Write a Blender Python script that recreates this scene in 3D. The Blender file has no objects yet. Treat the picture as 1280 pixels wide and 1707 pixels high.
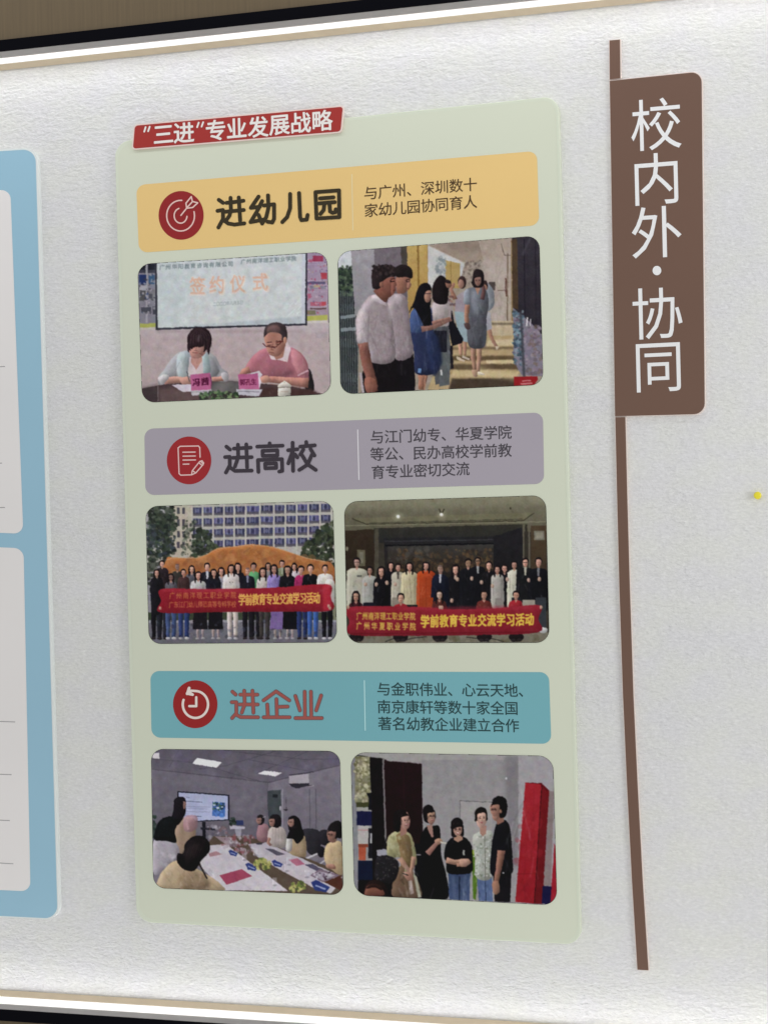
import bpy, bmesh, math
import numpy as np
from mathutils import Vector, Matrix

sc = bpy.context.scene
C = sc.collection
# ------------------------------------------------------------------ camera
F = 2900.0                      # focal length in pixels of the 1280 x 1707 photograph
D = 2.6                         # metres from lens to wall
YAW, PITCH, ROLL = math.radians(16.48), math.radians(-0.41), math.radians(-1.49)
PW, PH = 1280.0, 1707.0
def _rot(y, p, r):
    cy, sy, cp, sp, cr, sr = math.cos(y), math.sin(y), math.cos(p), math.sin(p), math.cos(r), math.sin(r)
    Rr = np.array([[cr, -sr, 0], [sr, cr, 0], [0, 0, 1]])
    Rp = np.array([[1, 0, 0], [0, cp, -sp], [0, sp, cp]])
    Ry = np.array([[cy, 0, sy], [0, 1, 0], [-sy, 0, cy]])
    return Ry @ Rp @ Rr          # camera axes in (X right, up, out of the wall)
RM = _rot(YAW, PITCH, ROLL)
EYE = 1.45                      # lens height above the floor
cam_d = bpy.data.cameras.new('camera')
cam = bpy.data.objects.new('camera', cam_d)
C.objects.link(cam)
m = Matrix.Identity(4)
for j in range(3):
    x, up, out = RM[:, j]
    m[0][j], m[1][j], m[2][j] = x, -out, up
m[0][3], m[1][3], m[2][3] = 0.0, -D, EYE
cam.matrix_world = m
cam_d.sensor_fit = 'VERTICAL'
cam_d.sensor_height = 24.0
cam_d.lens = F / PH * 24.0
cam_d.clip_start, cam_d.clip_end = 0.05, 100
sc.camera = cam

# ------------------------------------------------------------------ light
w = bpy.data.worlds.new('World'); sc.world = w; w.use_nodes = True
w.node_tree.nodes['Background'].inputs[0].default_value = (0.99, 0.995, 0.995, 1)
w.node_tree.nodes['Background'].inputs[1].default_value = 0.58
def area(name, loc, look, sx, sy, power, col):
    l = bpy.data.lights.new(name, 'AREA'); l.shape = 'RECTANGLE'; l.size = sx; l.size_y = sy
    l.energy = power; l.color = col
    o = bpy.data.objects.new(name, l); C.objects.link(o)
    o.location = loc
    o.rotation_euler = (Vector(look) - Vector(loc)).to_track_quat('-Z', 'Y').to_euler()
    return o
area('top_fill', (-1.35, -0.45, 2.47), (-1.35, 0.0, 2.12), 3.0, 0.12, 3.4, (0.93, 0.94, 1.0))  # unseen fill, added to brighten the wall towards its top
area('bottom_fill', (-0.9, -0.40, 0.52), (-0.9, 0.0, 0.80), 4.0, 0.12, 0.9, (0.97, 0.97, 1.0))  # unseen fill from below, added to lift the foot of the wall
area('side_fill', (1.1, -1.1, 1.5), (0.3, 0.0, 1.45), 0.8, 0.8, 9.5, (1.0, 1.0, 0.985))  # soft unseen fill, added to brighten the right of the wall
sc.view_settings.view_transform = 'Standard'
sc.view_settings.look = 'None'
sc.view_settings.exposure = 0
sc.view_settings.gamma = 1

# ------------------------------------------------------------------ helpers
def U(px, py, depth=0.0):
    """point of the plane `depth` metres in front of the wall that shows at this place of the photograph"""
    px, py = np.asarray(px, float), np.asarray(py, float)
    dx, dy = px - PW / 2, PH / 2 - py
    d = [RM[i, 0] * dx + RM[i, 1] * dy - RM[i, 2] * F for i in range(3)]
    t = (D - depth) / -d[2]
    return np.stack([d[0] * t, np.full_like(t, -depth), EYE + d[1] * t], -1)

def lin(c):
    if isinstance(c, str):
        c = [int(c[i:i + 2], 16) for i in (0, 2, 4)]
    c = np.asarray(c, float) / 255
    return np.where(c <= 0.04045, c / 12.92, ((c + 0.055) / 1.055) ** 2.4)

def node_mat(name, col, rough=0.5, spec=0.3, mottle=0.04, mscale=6.0, bump=0.0, bscale=300.0, emit=None, metal=0.0):
    """plain paint/plastic/print: base colour with a faint uneven tint, optional fine relief"""
    mt = bpy.data.materials.new(name); mt.use_nodes = True
    nt = mt.node_tree; b = nt.nodes['Principled BSDF']
    b.inputs['Roughness'].default_value = rough
    b.inputs['Specular IOR Level'].default_value = spec
    b.inputs['Metallic'].default_value = metal
    tc = nt.nodes.new('ShaderNodeTexCoord')
    n = nt.nodes.new('ShaderNodeTexNoise'); n.inputs['Scale'].default_value = mscale; n.inputs['Detail'].default_value = 4
    nt.links.new(tc.outputs['Object'], n.inputs['Vector'])
    mx = nt.nodes.new('ShaderNodeMix'); mx.data_type = 'RGBA'
    mx.inputs[6].default_value = (*[min(1, v * (1 - mottle)) for v in col], 1)
    mx.inputs[7].default_value = (*[min(1, v * (1 + mottle)) for v in col], 1)
    nt.links.new(n.outputs['Fac'], mx.inputs[0]); nt.links.new(mx.outputs[2], b.inputs['Base Color'])
    if bump:
        n2 = nt.nodes.new('ShaderNodeTexNoise'); n2.inputs['Scale'].default_value = bscale
        nt.links.new(tc.outputs['Object'], n2.inputs['Vector'])
        bp = nt.nodes.new('ShaderNodeBump'); bp.inputs['Strength'].default_value = bump; bp.inputs['Distance'].default_value = 0.001
        nt.links.new(n2.outputs['Fac'], bp.inputs['Height']); nt.links.new(bp.outputs[0], b.inputs['Normal'])
    if emit:
        b.inputs['Emission Color'].default_value = (*emit[0], 1); b.inputs['Emission Strength'].default_value = emit[1]
    return mt

def mesh_obj(name, verts, faces, mat, parent=None, label=None):
    me = bpy.data.meshes.new(name)
    me.from_pydata([tuple(map(float, v)) for v in verts], [], [tuple(f) for f in faces])
    me.materials.append(mat); me.validate()
    o = bpy.data.objects.new(name, me); C.objects.link(o)
    if parent:
        o.parent = parent
        o.matrix_parent_inverse = Matrix.Translation(-Vector(parent.location))
    if label: o['label'] = label
    return o

def thing(name, label, cat, loc, group=None):
    o = bpy.data.objects.new(name, None); C.objects.link(o)
    o.location = loc; o['label'] = label; o['category'] = cat; o['kind'] = 'thing'; o.empty_display_size = 0.05
    if group: o['group'] = group
    return o

def rquad(q, r, n=7):
    """outline (photo pixels) of a four-cornered shape with rounded corners; q runs TL TR BR BL"""
    q = [np.array(p, float) for p in q]
    rs = r if hasattr(r, '__len__') else [r] * 4
    out = []
    for i in range(4):
        p, a, b, ri = q[i], q[i - 1], q[(i + 1) % 4], rs[i]
        if ri <= 0: out.append(p); continue
        u = (a - p) / np.linalg.norm(a - p) * ri; v = (b - p) / np.linalg.norm(b - p) * ri
        for k in range(n + 1):
            t = k / n * math.pi / 2
            out.append(p + u * (1 - math.sin(t)) + v * (1 - math.cos(t)))
    return np.array(out)

def prism(name, pts, d0, d1, mat, parent=None, label=None, bevel=0.0):
    """plate whose front outline (pixels) lies d1 in front of the wall and whose back lies at d0"""
    f = U(pts[:, 0], pts[:, 1], d1)
    n = len(f)
    # photo y runs down: order TL TR BR BL is clockwise seen from the front
    cen = f.mean(0)
    V = []; rings = []
    if bevel:
        g = f.copy(); 
        # inset ring for a small rounded edge
        nx = np.roll(f, -1, 0) - f; pv = f - np.roll(f, 1, 0)
        t = nx / (np.linalg.norm(nx, axis=1)[:, None] + 1e-9) + pv / (np.linalg.norm(pv, axis=1)[:, None] + 1e-9)
        t /= np.linalg.norm(t, axis=1)[:, None] + 1e-9
        inw = np.stack([t[:, 2], np.zeros(n), -t[:, 0]], -1)
        sgn = np.sign(((cen - f) * inw).sum(1).sum()); inw *= sgn
        g = f + inw * bevel
        f2 = f.copy(); f2[:, 1] += bevel
        rings = [g, f + inw * bevel * 0.3 + np.array([0, bevel * 0.3, 0]), f2]
    else:
        rings = [f]
    bk = f.copy(); bk[:, 1] = -d0
    rings.append(bk)
    for r_ in rings: V += list(r_)
    Fs = [list(range(n))[::-1]]
    for k in range(len(rings) - 1):
        a, b = k * n, (k + 1) * n
        for i in range(n):
            j = (i + 1) % n
            Fs.append((a + i, a + j, b + j, b + i))
    Fs.append([(len(rings) - 1) * n + i for i in range(n)])
    o = mesh_obj(name, V, Fs, mat, parent, label)
    bm = bmesh.new(); bm.from_mesh(o.data); bmesh.ops.recalc_face_normals(bm, faces=bm.faces); bm.to_mesh(o.data); bm.free()
    return o

def sheet(name, pts, d, mat, parent=None, label=None):
    f = U(pts[:, 0], pts[:, 1], d)
    o = mesh_obj(name, f, [list(range(len(f)))], mat, parent, label)
    me = o.data
    if me.polygons[0].normal.y > 0: me.flip_normals()
    return o

def band(name, a, b, d, mat, parent=None, label=None):
    """flat ribbon between two equally long pixel outlines (closed)"""
    n = len(a); V = list(U(a[:, 0], a[:, 1], d)) + list(U(b[:, 0], b[:, 1], d))
    Fs = [(i, (i + 1) % n, n + (i + 1) % n, n + i) for i in range(n)]
    return mesh_obj(name, V, Fs, mat, parent, label)

def strokes_mesh(strokes, width, d, step=0.00003, seg=10):
    """monoline round-capped strokes (pixel polylines) as flat print, each a hair above the last"""
    V, Fs = [], []; k = 0
    for s in strokes:
        w_ = width
        if isinstance(s, tuple): s, w_ = s
        s = [np.array(p, float) for p in s]
        for i in range(len(s) - 1):
            a, b = s[i], s[i + 1]; t = b - a; L = np.linalg.norm(t)
            if L < 1e-6: continue
            t /= L; ang = math.atan2(t[1], t[0]); pts = []
            for j in range(seg + 1):
                q = ang + math.pi / 2 + math.pi * j / seg; pts.append(a + w_ / 2 * np.array([math.cos(q), math.sin(q)]))
            for j in range(seg + 1):
                q = ang - math.pi / 2 + math.pi * j / seg; pts.append(b + w_ / 2 * np.array([math.cos(q), math.sin(q)]))
            pts = np.array(pts); W = U(pts[:, 0], pts[:, 1], d + k * step); k += 1
            Fs.append(list(range(len(V), len(V) + len(pts))) ); V += list(W)
    return V, Fs

_gc = {}; _fc = bpy.data.curves.new('glyph_source', 'FONT'); _fo = bpy.data.objects.new('glyph_source', _fc); C.objects.link(_fo)
def glyph(ch, bold=0.0):
    k = ch
    if k not in _gc:
        _fc.body = ch; _fc.size = 1.0; _fc.offset = 0.0; _fc.resolution_u = 3
        bpy.context.view_layer.update()
        me = bpy.data.meshes.new_from_object(_fo.evaluated_get(bpy.context.evaluated_depsgraph_get()))
        me.calc_loop_triangles()
        v = np.array([x.co[:2] for x in me.vertices]).reshape(-1, 2)
        t = np.array([x.vertices[:] for x in me.loop_triangles]).reshape(-1, 3)
        bpy.data.meshes.remove(me)
        _gc[k] = (v, t)
    return _gc[k]

def lettering(name, chars, em, d, mat, parent=None, bold=0.0, emy=None, center='em', label=None, tilt=None):
    """chars: list of (character, px, py); em in photo pixels; drawn flat in the plane d in front of the wall"""
    V, Fs = [], []
    (x0, y0), (x1, y1) = chars[0][1:], chars[-1][1:]
    for ch, px, py in chars:
        v, t = glyph(ch, bold)
        if not len(v): continue
        c = U(px, py, d); ux = U(px + 1, py, d) - c; uy = U(px, py + 1, d) - c
        sx = np.linalg.norm(ux) * em; sz = np.linalg.norm(uy) * (emy or em)
        if tilt is None and len(chars) > 1:
            dirv = U(x1, y1, d) - U(x0, y0, d); dirv /= np.linalg.norm(dirv)
        else:
            dirv = np.array([1.0, 0, 0])
        o = (v.min(0) + v.max(0)) / 2 if center == 'box' else np.array([0.5, 0.38])
        up = np.array([0, 0, 1.0])
        W = c + np.outer((v[:, 0] - o[0]) * sx, dirv) + np.outer((v[:, 1] - o[1]) * sz, up)
        # heavier weights: the same outline printed again a little to each side
        ring = [(0, 0)] + ([(math.cos(q_) * bold, math.sin(q_) * bold) for q_ in np.arange(8) * math.pi / 4] if bold else [])
        for k_, (du, dv) in enumerate(ring):
            W2 = W + dirv * du * sx + up * dv * sz + np.array([0, -k_ * 0.00001, 0])
            b = len(V); V += list(W2); Fs += [tuple(q + b for q in f) for f in t]
    return mesh_obj(name, V, Fs, mat, parent, label)

def line_of(s, x0, y0, x1, y1, n=None):
    n = n or len(s)
    return [(ch, x0 + (x1 - x0) * i / (n - 1), y0 + (y1 - y0) * i / (n - 1)) for i, ch in enumerate(s)]

def arc(cx, cy, rx, ry, a0, a1, n=28):
    return [(cx + rx * math.cos(math.radians(a0 + (a1 - a0) * i / n)), cy + ry * math.sin(math.radians(a0 + (a1 - a0) * i / n))) for i in range(n + 1)]

def sc_(s, ox, oy, pts):
    return [(ox + x / s, oy + y / s) for x, y in pts]

# ------------------------------------------------------------------ the pictures printed on the board
# each is drawn as flat print on a fine grid of coloured points (its own little canvas), then laid on the board
class Canvas:
    S = 0.5
    def __init__(s, W, H, bg):
        s.W, s.H = int(W * s.S), int(H * s.S)
        s.a = np.zeros((s.H, s.W, 3)); s.a[:] = s.c(bg)
        s.r = np.random.default_rng(int(W * 7 + H))
    def c(s, col):
        if isinstance(col, str): return np.array([int(col[i:i + 2], 16) for i in (0, 2, 4)], float)
        return np.array(col, float)
    def fill(s, pts, col, al=1.0, col2=None, soft=0, vol=0.0):
        p = np.array(pts, float) * s.S
        pad = soft * 3 + 1
        x0, y0 = np.floor(p.min(0)).astype(int) - pad; x1, y1 = np.ceil(p.max(0)).astype(int) + pad
        x0, y0 = max(0, x0), max(0, y0); x1, y1 = min(s.W, x1), min(s.H, y1)
        if x1 <= x0 or y1 <= y0: return
        ys, xs = np.mgrid[y0:y1, x0:x1] + 0.5
        ins = np.zeros(xs.shape, bool); n = len(p)
        for i in range(n):
            ax, ay = p[i]; bx, by = p[(i + 1) % n]
            if ay == by: continue
            cond = (ys < ay) != (ys < by)
            ins ^= cond & (xs < ax + (ys - ay) * (bx - ax) / (by - ay))
        k = ins.astype(float)
        if soft: k = s.blur2(k, soft)
        sh = None
        if vol and min(k.shape) > 7:
            # roundness of the thing pictured: brighter to the upper left, darker to the lower right and at its edge
            r_ = int(max(1, min(9, min(k.shape) // 5)))
            B = s.blur2(np.pad(k, r_), r_)
            n_ = k.shape; a_ = B[0:n_[0], 0:n_[1]]; b_ = B[2 * r_:2 * r_ + n_[0], 2 * r_:2 * r_ + n_[1]]; m_ = B[r_:r_ + n_[0], r_:r_ + n_[1]]
            sh = (1 + vol * (b_ - a_) - vol * .2 * (1 - m_))[..., None]
        k = (k * al)[..., None]
        cc = s.c(col)
        if col2 is not None:
            t = ((ys - ys.min()) / max(1e-6, ys.max() - ys.min()))[..., None]
            cc = cc * (1 - t) + s.c(col2) * t
        if sh is not None: cc = cc * sh
        s.a[y0:y1, x0:x1] = s.a[y0:y1, x0:x1] * (1 - k) + cc * k
    P = fill
    def Q(s, pts, col, **k):                       # smooth closed outline
        k.setdefault('vol', .24)
        p = np.array(pts, float); n = len(p); out = []
        for i in range(n):
            a, b, c, d = p[i - 1], p[i], p[(i + 1) % n], p[(i + 2) % n]
            for t in (0, .2, .4, .6, .8):
                out.append(0.5 * ((2 * b) + (-a + c) * t + (2 * a - 5 * b + 4 * c - d) * t * t + (-a + 3 * b - 3 * c + d) * t ** 3))
        s.fill(out, col, **k)
    def R(s, x0, y0, x1, y1, col, **k): s.fill([(x0, y0), (x1, y0), (x1, y1), (x0, y1)], col, **k)
    def E(s, cx, cy, rx, ry, col, rot=0, **k):
        if k.get('al', 1) == 1: k.setdefault('vol', .2)
        n = 18 if max(rx, ry) > 12 else 9; q = math.radians(rot)
        s.fill([(cx + rx * math.cos(t) * math.cos(q) - ry * math.sin(t) * math.sin(q), cy + rx * math.cos(t) * math.sin(q) + ry * math.sin(t) * math.cos(q)) for t in np.linspace(0, 2 * math.pi, n, endpoint=False)], col, **k)
    def L(s, pts, wd, col, **k):
        for (ax, ay), (bx, by) in zip(pts[:-1], pts[1:]):
            l = math.hypot(bx - ax, by - ay) or 1; nx, ny = -(by - ay) / l * wd / 2, (bx - ax) / l * wd / 2
            ex, ey = (bx - ax) / l * wd * .25, (by - ay) / l * wd * .25
            s.fill([(ax + nx - ex, ay + ny - ey), (bx + nx + ex, by + ny + ey), (bx - nx + ex, by - ny + ey), (ax - nx - ex, ay - ny - ey)], col, **k)
    def limb(s, pts, w0, w1, col, **k):            # tapering arm or leg
        k.setdefault('vol', .34)
        p = [np.array(q, float) for q in pts]; n = len(p); l, r = [], []
        for i in range(n):
            t = p[min(i + 1, n - 1)] - p[max(i - 1, 0)]; t /= np.linalg.norm(t) + 1e-9
            wd = (w0 + (w1 - w0) * i / (n - 1)) / 2; nn = np.array([-t[1], t[0]]) * wd
            l.append(p[i] + nn); r.append(p[i] - nn)
        s.fill(l + r[::-1], col, **k)
    def spots(s, box, n, r0, r1, cols, al=0.8, sq=0.6, mask=None):
        for _ in range(n):
            x, y = s.r.uniform(box[0], box[2]), s.r.uniform(box[1], box[3])
            if mask and not mask(x, y): continue
            r = s.r.uniform(r0, r1)
            s.E(x, y, r, r * s.r.uniform(sq, 1), cols[s.r.integers(len(cols))], rot=s.r.uniform(0, 180), al=al)
    def blur2(s, k, r):
        for ax in (0, 1):
            for _ in range(2):
                q = np.pad(k, [(r, r) if i == ax else (0, 0) for i in range(k.ndim)], mode='edge'); acc = 0
                for j in range(2 * r + 1):
                    acc = acc + np.take(q, range(j, j + k.shape[ax]), axis=ax)
                k = acc / (2 * r + 1)
        return k
    def T(s, txt, x0, y0, x1, y1, w, h, col, bold=0.03, al=1.0, shear=0.0):
        n = len(txt)
        for i, ch in enumerate(txt):
            v, t = glyph(ch, bold)
            cx = x0 + (x1 - x0) * i / max(1, n - 1); cy = y0 + (y1 - y0) * i / max(1, n - 1)
            p = np.stack([cx + (v[:, 0] - .5) * w, cy - (v[:, 1] - .38) * h], -1)
            sl = (y1 - y0) / (x1 - x0) if n > 1 else 0
            p[:, 1] += (p[:, 0] - cx) * sl
            b0 = p.min(0) * s.S; b1 = p.max(0) * s.S
            X0, Y0, X1, Y1 = int(max(0, b0[0] - 1)), int(max(0, b0[1] - 1)), int(min(s.W, b1[0] + 2)), int(min(s.H, b1[1] + 2))
            if X1 <= X0 or Y1 <= Y0: continue
            ss = 3; ys, xs = np.mgrid[Y0 * ss:Y1 * ss, X0 * ss:X1 * ss]; k = np.zeros(xs.shape, bool)
            for f in t:
                A, B, Cc = p[f] * s.S * ss
                a0 = np.floor(np.min([A, B, Cc], 0)).astype(int) - [X0 * ss, Y0 * ss]; a1 = np.ceil(np.max([A, B, Cc], 0)).astype(int) - [X0 * ss, Y0 * ss] + 1
                a0 = np.maximum(a0, 0)
                sl_ = np.s_[a0[1]:a1[1], a0[0]:a1[0]]
                X, Y = xs[sl_] + .5, ys[sl_] + .5
                if X.size == 0: continue
                e = lambda p_, q_: (q_[0] - p_[0]) * (Y - p_[1]) - (q_[1] - p_[1]) * (X - p_[0])
                e1, e2, e3 = e(A, B), e(B, Cc), e(Cc, A)
                k[sl_] |= ((e1 >= 0) & (e2 >= 0) & (e3 >= 0)) | ((e1 <= 0) & (e2 <= 0) & (e3 <= 0))
            nb = int(round(bold * w * s.S * ss))
            if nb:
                k0 = k.copy()
                for dy in range(-nb, nb + 1):
                    for dx in range(-nb, nb + 1):
                        if dx * dx + dy * dy <= nb * nb + 1: k |= np.roll(np.roll(k0, dy, 0), dx, 1)
            k = k.reshape(Y1 - Y0, ss, X1 - X0, ss).mean((1, 3))[..., None] * al
            s.a[Y0:Y1, X0:X1] = s.a[Y0:Y1, X0:X1] * (1 - k) + s.c(col) * k
    def grain(s, amp=5, blotch=5, chroma=3):
        def field(cell, ch):
            g = s.r.normal(size=(s.H // cell + 3, s.W // cell + 3, ch))
            y = np.arange(s.H) / cell; x = np.arange(s.W) / cell
            yi, xi = y.astype(int), x.astype(int); fy, fx = (y - yi)[:, None, None], (x - xi)[None, :, None]
            return (g[yi][:, xi] * (1 - fy) * (1 - fx) + g[yi + 1][:, xi] * fy * (1 - fx) + g[yi][:, xi + 1] * (1 - fy) * fx + g[yi + 1][:, xi + 1] * fy * fx)
        lum = s.a.mean(-1, keepdims=True) / 255
        s.a += (field(3, 1) * amp + field(14, 1) * blotch + field(9, 3) * chroma) * (0.35 + lum)
    def folds(s, x0, y0, x1, y1, n, lean=0.0, wd=5, amt=.16):
        """creases of cloth"""
        for _ in range(n):
            x, y = s.r.uniform(x0, x1), s.r.uniform(y0, y1); h = s.r.uniform(.12, .45) * (y1 - y0); dx = s.r.normal() * .25 * h + lean * h
            m_ = (x + dx * .5 + s.r.normal() * h * .08, y + h * .5)
            for a_, b_ in (((x, y), m_), (m_, (x + dx, y + h))):
                s.L([a_, b_], wd * s.r.uniform(.5, 1.3), 'ffffff' if s.r.random() < .4 else '000000', al=amt * .6 * s.r.uniform(.4, 1), soft=1)
    def done(s):
        g = s.a.mean(-1, keepdims=True)
        s.a = g + (s.a - g) * .84                       # inks on satin film are a little dull
        s.a = s.a * .74 + s.blur2(s.a, 4) * .26
        # slight wander of edges so nothing is ruler clean
        def wob(cell, amp):
            g_ = s.r.normal(size=(s.H // cell + 3, s.W // cell + 3)); y = np.arange(s.H) / cell; x = np.arange(s.W) / cell
            yi, xi = y.astype(int), x.astype(int); fy, fx = (y - yi)[:, None], (x - xi)[None, :]
            return amp * (g_[yi][:, xi] * (1 - fy) * (1 - fx) + g_[yi + 1][:, xi] * fy * (1 - fx) + g_[yi][:, xi + 1] * (1 - fy) * fx + g_[yi + 1][:, xi + 1] * fy * fx)
        Y, X = np.mgrid[0:s.H, 0:s.W]
        s.a = s.a[np.clip((Y + wob(7, .4) + wob(16, .4)).round().astype(int), 0, s.H - 1), np.clip((X + wob(7, .4) + wob(16, .4)).round().astype(int), 0, s.W - 1)]
        s.a = s.blur2(s.a, 1)
        s.a += (s.a - s.blur2(s.a, 3)) * .55            # the camera's own sharpening, printed with the picture
        s.a = (s.a - 100) * 1.13 + 98
        return np.clip(s.a, 5, 255)

SK, SKD, HR = 'a98070', '8a6050', '1c1518'
def person(c, x, top, body, hair='l', w=34, bot=600, sh=None, face=SK, body2=None, hc=HR, glasses=False, inner=None):
    """one small figure of a group picture; w = head width"""
    w = w * c.r.uniform(.9, 1.08); x = x + c.r.uniform(-3, 3); top = top + c.r.uniform(-5, 5)
    h = w * c.r.uniform(1.28, 1.42); sh = (sh or w * 2.1) * c.r.uniform(.92, 1.08); cy = top + h * .52
    face = np.clip(c.c(face) * c.r.uniform(.86, 1.12), 0, 255)
    hc2 = hc
    if hair == 'l':
        c.Q([(x, top - 2), (x + w * .55, top + h * .3), (x + w * .62, top + h * 1.1), (x + w * .5, top + h * 1.7), (x - w * .5, top + h * 1.7), (x - w * .62, top + h * 1.1), (x - w * .55, top + h * .3)], hc2)
    c.P([(x - w * .18, top + h * .8), (x + w * .18, top + h * .8), (x + w * .24, top + h * 1.25), (x - w * .24, top + h * 1.25)], SKD)
    y = top + h * 1.12
    c.Q([(x - w * .3, y), (x + w * .3, y), (x + sh * .46, y + h * .22), (x + sh * .56, y + h * .9), (x + sh * .5, bot), (x - sh * .5, bot), (x - sh * .56, y + h * .9), (x - sh * .46, y + h * .22)], body, col2=body2)
    c.folds(x - sh * .5, y + h * .2, x + sh * .5, bot, 9, 0, w * .11, .3)
    c.L([(x - sh * .36, y + h * .6), (x - sh * .34, bot)], 2.5, '000000', al=.22); c.L([(x + sh * .36, y + h * .6), (x + sh * .34, bot)], 2.5, '000000', al=.22)
    if inner:
        c.P([(x - w * .22, y - 2), (x + w * .22, y - 2), (x + w * .12, y + h * .9), (x - w * .12, y + h * .9)], inner)
    else:
        c.P([(x - w * .22, y - 1), (x + w * .22, y - 1), (x, y + h * .26)], SK)
    if hair != 'b':
        c.E(x, top + h * .42, w * .53, h * .46, hc2)
    c.E(x, cy + h * .04, w * .4, h * .44, face)
    if hair == 'b': c.E(x, top + h * .2, w * .36, h * .14, '5b4a48', al=.7)
    else:
        c.Q([(x - w * .45, cy - h * .02), (x - w * .3, cy - h * .26), (x, cy - h * .3), (x + w * .3, cy - h * .26), (x + w * .45, cy - h * .02), (x + w * .4, top + h * .1), (x, top - 1), (x - w * .4, top + h * .1)], hc2)
    if hair == 'l':
        for sg in (-1, 1): c.Q([(x + sg * w * .38, top + h * .3), (x + sg * w * .58, top + h * .4), (x + sg * w * .62, top + h * 1.3), (x + sg * w * .4, top + h * 1.5), (x + sg * w * .36, top + h * .9)], hc2)
    for sg in (-1, 1):
        c.E(x + sg * w * .17, cy + h * .02, w * .085, h * .035, '2a1a1a', al=.85)
    c.L([(x - w * .02, cy + h * .05), (x + w * .02, cy + h * .17)], 2, SKD, al=.6)
    c.L([(x - w * .13, cy + h * .27), (x + w * .13, cy + h * .27)], 3, '8a3c3c', al=.7)
    c.E(x + w * .22, cy + h * .12, w * .1, h * .2, SKD, al=.35)
    if glasses:
        for sg in (-1, 1): c.L([(x + sg * w * .04, cy), (x + sg * w * .32, cy)], 3, '1a1518', al=.9)

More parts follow.
